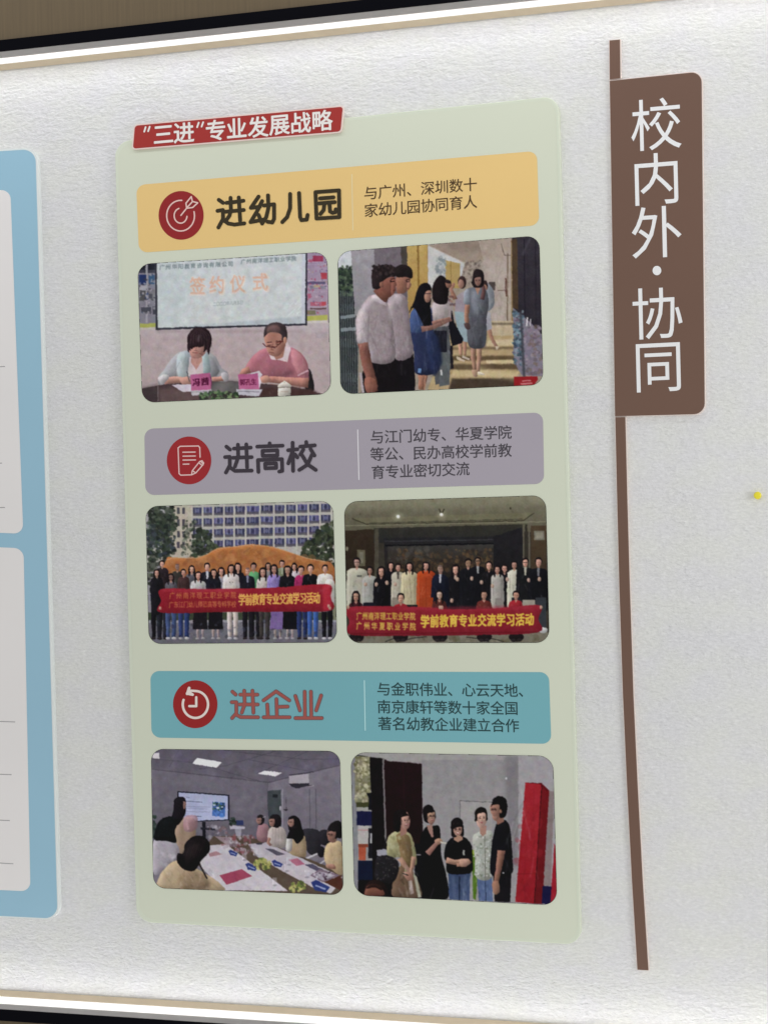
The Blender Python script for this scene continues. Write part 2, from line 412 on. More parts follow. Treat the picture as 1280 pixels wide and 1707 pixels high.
def head(c, x, y, w, turn=0.0, skin='a07a6c', hc='17120f', long=0, smile=False, glasses=False, tilt=0.0, fringe=.3, bun=False):
    """a head seen from the front (turn 0) to the side (turn +-1); x, y is the middle of the face, w its width"""
    h = w * 1.36; q = math.radians(tilt); ca, sa = math.cos(q), math.sin(q)
    def M(p): return [(x + (a * w) * ca - (b * h) * sa, y + (a * w) * sa + (b * h) * ca) for a, b in p]
    t = turn; sg = 1 if t >= 0 else -1
    dark = np.clip(c.c(skin) * .7, 0, 255); lite = np.clip(c.c(skin) * 1.14, 0, 255)
    if bun: c.E(*M([(-.5 * sg, -.1)])[0], w * .2, w * .2, hc)
    if long: c.Q(M([(-.1 * t, -.62), (.5 - .15 * t, -.45), (.6 - .22 * t, 0), (.62 - .25 * t, .3 + long * .5), (.45 - .3 * t, .4 + long), (-.45 - .3 * t, .4 + long), (-.62 - .25 * t, .3 + long * .5), (-.6 - .22 * t, 0), (-.5 - .15 * t, -.45)]), hc)
    c.Q(M([(-.02 - .12 * t, -.62), (.38 - .12 * t, -.5), (.55 - .16 * t, -.15), (.46 - .12 * t, .2), (-.46 - .2 * t, .2), (-.55 - .2 * t, -.15), (-.42 - .15 * t, -.5)]), hc)
    # face
    c.Q(M([(-.38 + .1 * t, -.3), (0 + .1 * t, -.42), (.38 + .06 * t, -.3), (.43 + .02 * t, 0), (.36, .28), (.14 + .06 * t, .48), (-.1 + .1 * t, .49), (-.34 + .04 * t, .3), (-.43 + .1 * t, 0)]), skin, vol=.2)
    if abs(t) > .55: c.P(M([(sg * .40, -.06), (sg * .54, .1), (sg * .41, .14)]), skin)
    c.Q(M([(-sg * .42, -.1), (-sg * .24, 0), (-sg * .2, .3), (-sg * .34, .34)]), dark, al=.35, soft=1)
    c.Q(M([(sg * .1 + .1 * t, .02), (sg * .26 + .08 * t, .04), (sg * .24 + .06 * t, .16), (sg * .1 + .1 * t, .16)]), lite, al=.4, soft=1)
    if abs(t) > .3: c.E(*M([(-sg * (.2 + .16 * abs(t)), .04)])[0], w * .07, w * .12, dark)
    # hairline
    fr = -.5 + fringe
    c.Q(M([(-.5 - .06 * t, -.1), (-.44 - .1 * t, -.4), (-.05 - .12 * t, -.62), (.36 - .1 * t, -.5), (.5 - .04 * t, -.16), (.42 - .02 * t, -.08), (.38 + .02 * t, fr - .04), (.1 + .1 * t, fr - .02), (-.2 + .1 * t, fr + .02), (-.38, fr + .1)]), hc)
    f = .2 * t
    for k in (-1, 1):
        if abs(t) > .6 and k == sg and False: continue
        ex = k * .185 * (1 - .35 * abs(t)) + f
        c.L(M([(ex - .085, -.085 - .01 * k), (ex + .085, -.085 + .01 * k)]), w * .045, hc, al=.75)
        c.L(M([(ex - .07, .0), (ex + .07, .0)]), w * .06, '241514', al=.9)
        c.L(M([(ex - .07, .045), (ex + .07, .045)]), w * .03, dark, al=.6)
    c.L(M([(f * 1.15 + .02, .02), (f * 1.3 + .05 * sg, .15)]), w * .045, dark, al=.7)
    c.L(M([(f * 1.2 - .06, .175), (f * 1.2 + .07, .175)]), w * .045, dark, al=.75)
    if smile:
        c.Q(M([(f - .14, .255), (f + .14, .25), (f + .08, .34), (f - .07, .34)]), '7c3434', vol=0); c.L(M([(f - .11, .275), (f + .11, .272)]), w * .05, 'd8c8c0')
    else: c.L(M([(f - .1, .29), (f + .1, .29)]), w * .05, '7c3a38', al=.85)
    c.L(M([(f - .08, .37), (f + .08, .37)]), w * .03, dark, al=.4)
    if glasses:
        for k in (-1, 1):
            ex = k * .2 * (1 - .3 * abs(t)) + f
            c.L(M([(ex - .12, -.04), (ex + .12, -.04), (ex + .1, .08), (ex - .1, .08), (ex - .12, -.04)]), w * .03, '2a1c1c', al=.9)
    for _ in range(int(8 + long * 14)):                    # strands that catch light
        a = c.r.uniform(-.48, .48); b = c.r.uniform(-.56, -.3)
        c.L(M([(a - .1 * t, b), (a * 1.12 - .12 * t, b + c.r.uniform(.08, .16))]), w * .03, '5a4c46', al=.35)
        if long: c.L(M([(a * 1.1 - .3 * t, .45), (a - .3 * t, .4 + long * c.r.uniform(.4, .9))]), w * .03, '4a3c3a', al=.4)

def pic_signing():
    c = Canvas(1280, 1016, 'a4989a')
    c.R(0, 520, 1280, 1016, 'a29294', col2='9c8c8c')
    c.R(0, 500, 1280, 560, 'a2969a', al=.6, soft=6)
    # left poster wall
    c.R(0, 0, 150, 490, '74717c'); c.R(0, 90, 150, 170, '3c3c48'); c.R(88, 90, 100, 480, '8e8b92')
    for (x0, y0, x1, y1, q) in [(40, 118, 86, 150, '23232e'), (104, 115, 146, 150, '23232e'), (46, 183, 92, 245, '24345f'), (106, 185, 144, 240, '35506f'), (50, 250, 92, 278, '908c92'), (50, 280, 86, 345, '4d4c4e'), (106, 275, 146, 340, '6b6a6c'), (108, 300, 130, 330, '4a4a52'), (60, 385, 122, 415, '45454f'), (132, 380, 150, 430, '3a3a44')]:
        c.R(x0, y0, x1, y1, q)
    c.spots((42, 180, 146, 430), 60, 4, 10, ['23345c', '8a8890', '3c3c44', 'a09ca2'], al=.6)
    c.P([(50, 488), (150, 483), (150, 508), (50, 515)], '96984e'); c.P([(50, 515), (150, 508), (150, 525), (50, 528)], 'a8a098')
    # right poster wall
    c.R(1096, 0, 1280, 480, '8a7790', col2='93808e')
    for (x0, y0, x1, y1, q) in [(1135, 62, 1200, 98, '8e2c48'), (1105, 85, 1135, 105, '9c5068'), (1187, 168, 1225, 208, 'a03840'), (1100, 225, 1215, 242, '534a68'), (1118, 252, 1218, 270, '6d6a78'), (1140, 246, 1180, 262, 'a09070'), (1105, 300, 1125, 330, '9c5068'), (1120, 352, 1218, 376, 'a05064'), (1190, 350, 1218, 376, 'a84048'), (1118, 388, 1220, 398, '5a4440'), (1100, 405, 1155, 432, '6a684e')]:
        c.R(x0, y0, x1, y1, q, al=.9)
    for y in (100, 112, 215, 240, 262, 285, 380): c.L([(1100, y + 4), (1225, y)], 3, 'b8a8b8', al=.5)
    c.spots((1100, 60, 1225, 420), 70, 3, 8, ['a03850', '52486c', 'b0a0b0', '9c8470'], al=.5)
    c.P([(1098, 440), (1228, 432), (1228, 466), (1098, 470)], 'a0a050'); c.P([(1098, 470), (1228, 466), (1230, 482), (1098, 486)], 'b0a8a4')
    # screen
    c.P([(146, 104), (1100, 42), (1100, 498), (150, 528)], '2c2a34')
    c.P([(158, 104), (1090, 46), (1088, 486), (164, 514)], 'aeb2b4', col2='b0b4b4')
    c.P([(158, 104), (400, 90), (300, 514), (164, 514)], '9cabae', al=.3, soft=14)
    c.P([(560, 485), (1086, 440), (1088, 486), (300, 508)], '98a0a6', al=.8, soft=2)
    c.P([(1066, 50), (1090, 48), (1088, 486), (1066, 486)], 'a9acb6')
    c.T('广州华阳教育咨询有限公司', 190, 134, 620, 112, 34, 34, '566468', .02, al=.75); c.T('广州南洋理工职业学院', 700, 98, 1015, 78, 33, 33, '566468', .02, al=.75)
    for i, ch in enumerate('签约仪式'):
        xx = [412, 535, 665, 805][i]; yy = [250, 243, 236, 225][i]
        c.T(ch, xx + 3, yy + 4, xx + 3, yy + 4, 112, 128, 'c4b4a8', .03, al=.7)
        c.T(ch, xx, yy, xx, yy, 98, 116, 'c09078', .02, al=.7)
    c.T('二〇二〇年八月五日', 520, 365, 690, 355, 22, 28, '7c8888', .02, al=.7)
    for x, y in [(1000, 370), (1035, 355), (1050, 390), (1010, 410), (990, 430), (1040, 425), (975, 440)]:
        c.L([(x - 8, y + 12), (x, y), (x + 14, y - 14)], 5, 'c0c8c8', al=.6)
    c.R(155, 528, 1060, 545, '8a7878', al=.5, soft=3)
    # chair behind man, table
    c.Q([(1085, 775), (1120, 780), (1140, 850), (1140, 910), (1090, 910)], '2a2628')
    c.P([(60, 895), (200, 868), (560, 842), (1000, 880), (1200, 930), (1240, 990), (60, 1000)], '4a3a3c')
    c.P([(170, 905), (340, 880), (520, 900), (420, 980), (165, 985)], '5d4a4a', soft=5)
    c.P([(520, 850), (700, 850), (660, 930), (430, 950)], '5a5858', soft=6); c.P([(820, 890), (1130, 900), (1180, 935), (800, 955)], '46302e', soft=4)
    c.P([(66, 890), (165, 875), (168, 985), (80, 985)], '3c3436', al=.7, soft=5); c.L([(165, 880), (165, 985)], 5, '766a6c', al=.8)
    c.P([(560, 850), (640, 845), (560, 935), (480, 930)], '77716f', al=.5, soft=6)
    # woman
    c.Q([(165, 830), (200, 780), (265, 690), (310, 660), (370, 655), (470, 665), (520, 690), (560, 760), (605, 800), (600, 850), (540, 850), (500, 830), (360, 840), (280, 830), (200, 860), (170, 870)], '8b8a8e')
    c.Q([(285, 690), (340, 660), (365, 700), (352, 830), (290, 820)], '959da0', soft=1); c.Q([(480, 690), (520, 720), (550, 790), (500, 830), (470, 760)], '7d7e82', soft=1)
    c.Q([(440, 680), (480, 685), (492, 800), (430, 810)], '8b999c', soft=1)
    c.P([(362, 700), (440, 700), (452, 800), (352, 820)], 'b3a4a6')
    c.P([(375, 660), (440, 660), (440, 720), (405, 778), (372, 730)], 'a77a70')
    c.L([(300, 730), (270, 790), (220, 830)], 3, '6a6a70', al=.5); c.L([(520, 740), (560, 800)], 3, '6a6a70', al=.5); c.L([(355, 700), (350, 800)], 3, '6a6a70', al=.5)
    c.Q([(352, 560), (380, 525), (430, 510), (480, 528), (500, 570), (498, 620), (482, 682), (468, 640), (440, 660), (380, 655), (352, 655), (348, 600)], '2b1d22')
    c.Q([(362, 630), (400, 632), (455, 640), (462, 668), (440, 695), (408, 706), (378, 700), (362, 670)], 'a87a70')
    c.Q([(350, 600), (372, 560), (430, 545), (480, 580), (484, 640), (468, 640), (430, 628), (385, 615), (358, 640)], '2b1d22')
    head(c, 412, 632, 100, -.15, 'a87a70', '2b1d22', fringe=.52, tilt=4)
    for k in range(26):
        xx = 360 + k * 5.4; c.L([(420 + (xx - 425) * .3, 520), (xx, 560), (xx + (xx - 425) * .12, 630 + c.r.uniform(-12, 8))], 3, ['4a3a40', '1c1216', '5a484c'][k % 3], al=.4)
    c.Q([(352, 560), (362, 580), (360, 660), (350, 655)], '2b1d22'); c.Q([(484, 570), (500, 590), (484, 682), (470, 640)], '2b1d22')
    c.L([(390, 655), (420, 662)], 3, '4a3030', al=.4); c.L([(425, 560), (418, 600)], 8, '7a6a70', al=.6, soft=2)
    c.L([(380, 668), (398, 672)], 4, '5a3a38', al=.8); c.L([(425, 676), (445, 680)], 4, '5a3a38', al=.8)
    c.limb([(205, 845), (290, 840), (350, 845)], 46, 34, 'a87c70'); c.limb([(590, 828), (545, 835), (505, 838)], 34, 26, 'a27468')
    c.Q([(300, 835), (345, 820), (372, 835), (365, 868), (320, 870)], 'a87c70'); c.L([(345, 790), (362, 850)], 5, '4a484e')
    c.Q([(165, 830), (215, 805), (235, 825), (205, 862), (185, 870)], 'a9a3a6'); c.Q([(560, 800), (600, 800), (606, 845), (575, 845)], '9b979a')
    c.P([(250, 872), (370, 868), (400, 912), (320, 916)], 'b6adb8')
    # man
    c.Q([(700, 790), (760, 690), (840, 640), (960, 630), (1040, 655), (1095, 720), (1110, 800), (1100, 860), (1000, 850), (860, 830), (740, 800)], '995f69')
    c.Q([(1000, 650), (1060, 680), (1100, 760), (1108, 800), (1050, 810), (1010, 740)], 'a56c74', soft=1)
    c.Q([(860, 700), (960, 740), (1020, 800), (900, 830), (830, 800)], '8b5560', soft=5)
    c.L([(1040, 812), (1105, 782)], 10, 'b59096'); c.L([(715, 765), (745, 785)], 6, 'b59096')
    c.P([(860, 620), (975, 600), (998, 650), (972, 730), (930, 715), (880, 715)], 'b9a6aa'); c.P([(862, 640), (965, 610), (950, 700), (905, 715)], '996a5c')
    c.P([(965, 640), (998, 632), (975, 732), (945, 712)], 'c0adb0'); c.P([(860, 680), (890, 700), (905, 716), (875, 712)], 'c0adb0')
    c.Q([(830, 560), (845, 505), (890, 482), (940, 488), (972, 530), (972, 590), (955, 650), (920, 690), (880, 690), (852, 660), (836, 610)], '9b6c5e')
    c.Q([(828, 570), (835, 515), (870, 486), (920, 480), (965, 505), (976, 560), (968, 600), (945, 600), (938, 560), (900, 540), (860, 545), (838, 565)], '3b3033')
    c.Q([(852, 510), (900, 495), (930, 510), (920, 545), (870, 540), (848, 550)], '705350', soft=2, al=.8)
    for a_, b_ in ((862, 606), (918, 600)):
        c.L([(a_ - 16, b_), (a_ + 14, b_ - 3)], 5, '33201e', al=.85); c.L([(a_ - 12, b_ + 18), (a_ + 12, b_ + 16)], 5, '33201e', al=.8)
    c.L([(884, 615), (874, 650), (892, 652)], 5, '70483c', al=.8); c.Q([(842, 640), (860, 650), (868, 682), (850, 665)], 'b28070', soft=1, al=.5)
    c.L([(822, 612), (838, 630), (905, 634), (950, 592)], 5, '4e2222'); c.L([(905, 610), (950, 595)], 6, '5e2626'); c.L([(845, 630), (900, 640)], 7, '4c2e30', al=.7)
    c.E(962, 592, 11, 22, 'a0705f'); c.L([(862, 668), (890, 672)], 6, '663a3a', al=.7); c.E(935, 650, 22, 30, '7c5046', al=.4, soft=3)
    c.limb([(1108, 860), (1000, 850), (880, 838), (815, 838)], 62, 30, '9e6c60'); c.limb([(740, 775), (700, 790), (690, 815)], 42, 36, 'a06e62')
    c.Q([(800, 830), (840, 812), (872, 835), (850, 860), (815, 855)], 'aa7a6c'); c.L([(870, 868), (1060, 888)], 5, '6c4238', al=.6)
    c.P([(735, 800), (800, 785), (820, 808), (800, 830), (745, 822)], 'b5aeb2')
    # name cards, papers, leaves, cup
    c.P([(370, 905), (500, 898), (500, 930), (380, 940)], 'a8a0a8'); c.P([(655, 900), (820, 900), (798, 945), (660, 935)], 'a8a4ae'); c.L([(665, 912), (800, 916)], 4, '6a6470'); c.L([(372, 918), (498, 912)], 3, '77707a')
    c.P([(368, 808), (492, 796), (498, 902), (372, 908)], 'a2527a', col2='a85a80'); c.P([(668, 806), (792, 800), (800, 900), (672, 900)], 'a25078', col2='a85a80')
    c.P([(490, 800), (503, 835), (500, 900)], '763a5c'); c.P([(792, 802), (812, 850), (800, 900)], 'c0b4c0')
    c.T('冯茜', 405, 855, 460, 850, 52, 52, '4a1030', .02); c.T('郭孔生', 695, 855, 765, 852, 38, 42, '5a1838', .02)
    c.spots((425, 918, 665, 965), 90, 7, 18, ['3c5238', '56704c', '2a3a2a', '6c8458', '34302e'], al=.8, sq=.3)
    c.Q([(925, 880), (990, 880), (996, 935), (985, 948), (928, 948), (918, 935)], 'b3ada4'); c.Q([(918, 885), (930, 862), (958, 852), (985, 862), (998, 885)], 'bab4aa'); c.E(958, 853, 8, 7, 'bab4aa'); c.L([(920, 888), (996, 888)], 4, '6c6458'); c.L([(935, 915), (980, 915)], 4, '8a6c5c', al=.6)
    c.P([(1150, 545), (1228, 540), (1228, 578), (1155, 580)], '958a8e', al=.8)
    c.folds(200, 670, 560, 820, 30); c.folds(760, 660, 1090, 830, 34, .1); c.folds(160, 890, 1180, 960, 20, .8, 9, .12); c.grain(3, 4, 2); return c.done()

def pic_corridor():
    c = Canvas(1280, 1006, '8d8073')
    # left outside
    c.R(0, 60, 120, 260, 'b1b4b8'); c.R(0, 210, 140, 400, '39423a')
    c.spots((20, 195, 120, 380), 120, 6, 16, ['2e3a30', '4b5a45', '5f6c58', '22282a', '3c4a3c'])
    c.R(0, 380, 150, 1000, '2c3032'); 
    for x in range(44, 150, 14): c.L([(x, 350), (x + 6, 980)], 4.5, '5e6668' if x % 28 else '474e50')
    c.P([(40, 500), (132, 488), (134, 505), (42, 520)], '70787c'); c.P([(42, 575), (136, 568), (136, 590), (44, 596)], '747c80')
    # pillars
    c.P([(105, 80), (250, 80), (262, 470), (130, 500)], '8b868b', col2='7e7a80'); c.P([(245, 80), (442, 60), (450, 500), (262, 470)], '6a6168', col2='5e565c'); c.P([(408, 60), (450, 60), (455, 300), (418, 300)], '47403c')
    c.P([(446, 50), (580, 50), (580, 560), (455, 600)], 'a98e52', col2='96733f'); c.P([(508, 60), (520, 60), (525, 420), (515, 420)], '7d5f30'); c.P([(570, 60), (582, 60), (582, 310), (572, 310)], '8a6c3c')
    c.P([(574, 60), (660, 60), (830, 190), (800, 330), (575, 330)], 'a9a7a6'); c.P([(680, 160), (770, 180), (770, 330), (682, 330)], '9c8350'); c.L([(714, 165), (716, 330)], 4, '7a6438')
    c.spots((620, 140, 682, 260), 60, 5, 14, ['85888a', '70777c', '989a9a'], al=.7)
    # ceiling, far end, right walls
    c.P([(574, 66), (1090, 25), (1090, 150), (960, 180), (850, 180), (830, 190)], '86776c', col2='8c7c6e'); c.L([(576, 70), (700, 130), (840, 200)], 5, 'a59a90'); c.P([(690, 55), (920, 40), (950, 90), (760, 110)], '74665c', soft=8, al=.6)
    c.P([(800, 170), (960, 180), (965, 560), (780, 560), (780, 250)], '8b7e74'); c.spots((790, 165, 905, 300), 60, 5, 14, ['5c514c', '6e625a', '94897e'], al=.6); c.P([(880, 40), (1090, 25), (1090, 560), (970, 560), (925, 200)], '93857a', col2='9a8c7e')
    c.P([(900, 160), (1060, 150), (1055, 560), (965, 560)], '9a8d84', soft=5); c.L([(1060, 120), (1058, 580)], 7, '6a5a4a'); c.L([(1085, 40), (1088, 600)], 10, '806a4c'); c.R(945, 293, 985, 345, '4a423e'); c.L([(1048, 270), (1052, 380)], 9, '5c4038'); c.L([(1000, 345), (1055, 342)], 4, '5c4c44')
    c.L([(1020, 60), (1040, 130), (1078, 130)], 4, '5e5148')
    # floor
    c.P([(700, 560), (1100, 540), (1120, 1000), (560, 1000)], 'a08a66')
    c.P([(960, 530), (1090, 530), (1090, 620), (960, 620)], 'a8977c')
    for y, hh, q in [(545, 12, '5c5040'), (690, 16, '6a5a44'), (745, 28, '54442f'), (795, 34, '544432'), (838, 18, '8a7450'), (882, 70, '3c3128')]:
        c.P([(720, y), (1130, y - 4), (1135, y + hh - 4), (700, y + hh)], q, soft=2, al=.9)
    c.P([(850, 800), (1130, 860), (1100, 900), (860, 850)], 'b8a67e', al=.4, soft=5); c.P([(930, 770), (1130, 765), (1130, 790), (930, 790)], 'c0b08a', al=.7, soft=1); c.P([(720, 835), (1135, 835), (1120, 866), (720, 870)], 'b5a27a', al=.8, soft=2)
    c.P([(940, 650), (1095, 640), (1100, 680), (930, 685)], 'b8a888', al=.8, soft=2)
    # dark door right, artwork
    c.P([(1085, 20), (1280, 10), (1280, 620), (1200, 560), (1090, 450)], '37323a', col2='2c2830'); c.L([(1160, 30), (1165, 500)], 6, '24202a'); c.L([(1200, 20), (1150, 130)], 10, '4c4854', al=.6, soft=2); c.L([(1230, 40), (1232, 560)], 8, '2a262e'); c.P([(1085, 30), (1118, 28), (1125, 460), (1090, 450)], '4a3a2c')
    c.P([(1092, 450), (1200, 540), (1275, 620), (1275, 870), (1145, 860), (1098, 780)], '6f6976'); c.spots((1095, 470, 1155, 800), 160, 5, 14, ['4c6374', '6d8690', '3f5058', '7a8890', '2e3c48', '5c4c5c'], al=.7)
    c.spots((1150, 560, 1270, 860), 120, 6, 16, ['7c6f7e', '766878', '8a7e88', '5d5058', '6a5a50'], al=.6); c.L([(1140, 480), (1160, 870)], 16, '3a3c44', al=.8, soft=1); c.L([(1180, 510), (1175, 560)], 8, 'c0b8bc'); c.L([(1200, 520), (1196, 560)], 6, 'b0a8ac')
    # far women
    c.P([(745, 380), (790, 350), (825, 400), (820, 520), (800, 560), (735, 520)], '8c8088'); c.limb([(740, 400), (715, 340), (735, 300)], 26, 16, '8c6454'); c.limb([(770, 660), (775, 740)], 26, 18, 'a37b66'); c.limb([(800, 640), (800, 740)], 24, 16, '96705e')
    c.P([(735, 470), (815, 480), (820, 600), (815, 660), (765, 650)], '7f9096'); c.E(782, 295, 26, 40, '3a2a28'); c.E(776, 305, 18, 28, '8c6a5c'); c.P([(750, 745), (800, 770), (795, 782), (752, 765)], 'b0a08c'); c.P([(785, 740), (830, 760), (825, 770), (785, 755)], 'a8988a')
    c.Q([(905, 290), (940, 300), (975, 350), (978, 430), (945, 470), (920, 440)], '7d8088'); c.limb([(940, 560), (965, 640), (995, 690)], 28, 16, '96705e'); c.P([(930, 470), (955, 480), (965, 580), (925, 590)], '8a8890'); c.E(918, 318, 22, 34, '352828'); c.E(922, 330, 14, 20, '8a6656'); c.P([(985, 684), (1010, 684), (995, 706)], 'b0a08c')
    # woman in grey-blue dress
    c.limb([(852, 680), (850, 760), (860, 830)], 38, 22, '8c6a58'); c.limb([(888, 680), (885, 760), (880, 840)], 34, 20, '957260'); c.Q([(838, 830), (866, 830), (875, 868), (855, 868)], '9a7a68'); c.Q([(878, 838), (915, 850), (915, 860), (880, 856)], 'c0b0a0')
    c.Q([(800, 345), (850, 325), (900, 325), (935, 350), (945, 430), (930, 520), (932, 600), (915, 690), (830, 690), (812, 600), (822, 500), (795, 420)], '565860', col2='46464c')
    c.Q([(838, 360), (880, 350), (905, 400), (890, 480), (850, 480)], '7b808a', soft=4, al=.6); c.L([(825, 500), (925, 500)], 4, '4e525c', al=.7); c.L([(870, 510), (868, 680)], 3, '4e525c', al=.5); c.P([(915, 600), (935, 560), (925, 690), (900, 690)], '4a4e58', soft=3, al=.7)
    c.P([(860, 325), (895, 325), (878, 372)], '9a7260'); c.limb([(815, 430), (808, 500), (815, 560)], 30, 22, '8a6454'); c.Q([(795, 545), (825, 545), (832, 578), (808, 580)], '4a3a3a'); c.limb([(905, 400), (915, 350), (908, 300)], 26, 18, '5a4040')
    c.Q([(845, 270), (855, 225), (885, 215), (912, 235), (916, 300), (900, 325), (858, 325), (838, 300)], '221a1c'); c.Q([(858, 262), (878, 250), (895, 262), (895, 300), (878, 322), (862, 300)], '7c5c50'); c.L([(862, 280), (892, 280)], 5, '3a2a28', al=.6)
    head(c, 878, 284, 48, 0, '84645a', '221a1c', long=.25, fringe=.2)
    c.Q([(795, 350), (825, 340), (830, 420), (795, 425)], '7a7f88')
    # white-top woman with bag
    c.P([(600, 420), (690, 395), (730, 420), (722, 560), (700, 640), (600, 600)], '8a7f80'); c.Q([(600, 430), (640, 415), (690, 440), (690, 520), (610, 520)], '9c9090', soft=2)
    c.P([(600, 570), (700, 560), (715, 720), (700, 900), (620, 920), (610, 740)], '4b4c50'); c.P([(640, 730), (715, 700), (705, 920), (645, 930)], '54585a'); c.L([(655, 830), (658, 860)], 10, 'b0b0b0'); c.P([(596, 590), (690, 590), (690, 720), (610, 720)], '1c1c26')
    c.P([(700, 560), (725, 480), (735, 540), (790, 640), (785, 665), (720, 685), (706, 600)], '17161e'); c.L([(718, 470), (722, 560)], 6, '17161e'); c.P([(708, 680), (725, 680), (728, 820), (712, 825)], '201c22')
    c.Q([(610, 300), (640, 258), (675, 262), (698, 300), (700, 360), (690, 420), (650, 430), (610, 410), (600, 350)], '1d1619'); c.E(700, 305, 18, 26, '7c584a'); c.Q([(680, 282), (705, 280), (715, 300), (690, 300)], '2a2022')
    head(c, 571, 372, 52, .85, '8c6658', '141218', long=.9, fringe=.22, glasses=True)
    c.P([(540, 440), (600, 450), (596, 600), (575, 600), (560, 520)], '3a4a72', al=.5)
    c.spots((700, 380, 740, 440), 14, 5, 10, ['6c4c46', '8a6a60', '5a4a50'])
    # woman in blue
    c.limb([(545, 850), (540, 900), (535, 950)], 62, 36, '8f6350'); c.L([(560, 860), (552, 950)], 10, 'b0806a', al=.7)
    c.Q([(480, 470), (520, 430), (580, 440), (600, 500), (612, 620), (625, 780), (620, 850), (500, 850), (490, 720), (468, 600)], '2a3150', col2='252c48'); c.Q([(470, 480), (505, 455), (530, 500), (545, 590), (475, 600), (465, 560)], '3a4a72'); c.L([(500, 470), (520, 560)], 4, '5a6fa0', al=.6); c.Q([(560, 600), (630, 620), (660, 760), (640, 830), (600, 850)], '262f4d', soft=3); c.P([(515, 820), (535, 820), (532, 848), (512, 846)], '6080b0')
    c.Q([(505, 360), (530, 310), (570, 298), (595, 330), (592, 380), (590, 450), (592, 560), (560, 580), (530, 520), (490, 450), (460, 480), (490, 410)], '141218'); c.Q([(565, 350), (592, 345), (594, 375), (585, 412), (560, 415), (552, 380)], '8c6658'); c.L([(560, 365), (592, 362)], 4, '2a2024'); c.limb([(535, 580), (600, 570), (660, 545), (720, 520)], 36, 16, '7c5850'); c.limb([(600, 545), (650, 528), (710, 512)], 24, 14, '8a6358')
    # two men in white
    c.P([(370, 750), (485, 730), (498, 900), (495, 970), (380, 970)], '171318'); c.P([(215, 775), (372, 760), (415, 970), (170, 970), (175, 850)], '181317')
    c.Q([(330, 400), (370, 365), (430, 375), (455, 440), (470, 600), (482, 735), (380, 765), (340, 600)], '85787c'); c.Q([(370, 370), (410, 380), (420, 410), (390, 430)], 'a89ba0', al=.7, soft=2); c.L([(440, 460), (465, 720)], 6, '7a6d74', al=.6)
    c.Q([(135, 520), (170, 440), (225, 375), (290, 380), (330, 430), (355, 520), (372, 765), (225, 780), (205, 680), (150, 660), (140, 590)], '887b7f')
    c.Q([(150, 500), (180, 440), (230, 385), (262, 400), (225, 450), (205, 520), (212, 640), (240, 760), (222, 770), (200, 670), (150, 655)], 'b0a4a8', soft=5, al=.75)
    c.Q([(330, 440), (372, 385), (400, 385), (372, 430), (362, 520), (352, 560)], 'a89ca0', soft=4, al=.6); c.Q([(140, 520), (190, 470), (215, 540), (208, 660), (145, 662)], 'a69a9e', soft=2, al=.6)
    c.L([(215, 470), (212, 660), (225, 770)], 6, '7d7076', al=.7); c.L([(300, 480), (320, 600), (300, 740)], 8, '887b80', al=.6, soft=2); c.L([(240, 560), (280, 700)], 8, '8c7f84', al=.5, soft=2); c.L([(355, 520), (368, 740)], 8, '706468', al=.7, soft=1); c.L([(150, 600), (205, 560)], 5, '8c7f84', al=.5)
    c.Q([(232, 378), (262, 372), (310, 412), (320, 440), (280, 420), (235, 400)], 'b3a6aa'); c.limb([(178, 665), (200, 780), (235, 900), (240, 960)], 62, 60, '764c42'); c.Q([(190, 880), (245, 880), (262, 920), (255, 965), (200, 965)], '835448'); c.L([(165, 850), (180, 965)], 16, 'a09498')
    c.Q([(250, 340), (330, 330), (330, 400), (310, 415), (260, 372)], '6c463c'); c.Q([(275, 300), (360, 260), (378, 290), (370, 340), (355, 375), (320, 392), (280, 372)], '74493e'); c.Q([(232, 280), (238, 215), (275, 192), (330, 188), (378, 205), (380, 255), (340, 262), (300, 290), (285, 330), (242, 335)], '2b2224')
    c.spots((236, 190, 374, 258), 90, 5, 10, ['2b2224', '3d3232', '221a1c']); c.Q([(285, 300), (300, 290), (305, 320), (290, 325)], '7c5246'); c.L([(345, 285), (370, 285)], 5, '2a1c1c')
    c.Q([(385, 250), (460, 250), (468, 300), (455, 330), (430, 360), (385, 355)], '845a4c'); c.Q([(372, 210), (410, 188), (455, 195), (480, 225), (478, 270), (440, 262), (395, 265), (378, 255)], '211a1c'); c.L([(440, 285), (465, 288)], 5, '2a1c1c', al=.8); c.L([(378, 290), (374, 330)], 6, 'b08c7c', al=.7)
    c.Q([(352, 285), (374, 280), (384, 312), (376, 320), (374, 352), (352, 372)], '7c4e42'); c.L([(346, 292), (370, 288)], 5, '1e1414'); c.L([(350, 276), (372, 272)], 4, '1e1414'); c.L([(362, 344), (376, 342)], 4, '5a2c2a'); c.E(288, 308, 9, 15, '84584a')
    c.Q([(450, 290), (464, 288), (474, 312), (464, 330), (446, 350)], '8c6254'); c.L([(444, 292), (464, 292)], 4, '1e1414'); c.L([(444, 278), (464, 276)], 4, '1e1414'); c.L([(448, 334), (462, 334)], 4, '5a2c2a')
    c.P([(1098, 870), (1240, 868), (1245, 890), (1225, 920), (1098, 925)], '8c1a20'); c.L([(1140, 912), (1208, 910)], 9, 'c08888', al=.7); c.L([(1150, 895), (1200, 893)], 6, 'c09090', al=.7)
    c.folds(150, 430, 360, 760, 44, .1, 7, .14); c.folds(370, 420, 470, 740, 20, 0, 6, .14); c.folds(480, 480, 620, 840, 20, 0, 6, .18); c.folds(820, 350, 925, 680, 20, 0, 5, .16); c.folds(610, 430, 710, 900, 24); c.folds(220, 780, 490, 960, 10, 0, 8, .12); c.folds(110, 90, 440, 460, 10, 0, 14, .08); c.folds(960, 150, 1080, 540, 16, 0, 8, .12)
    c.grain(4, 4, 2); return c.done()
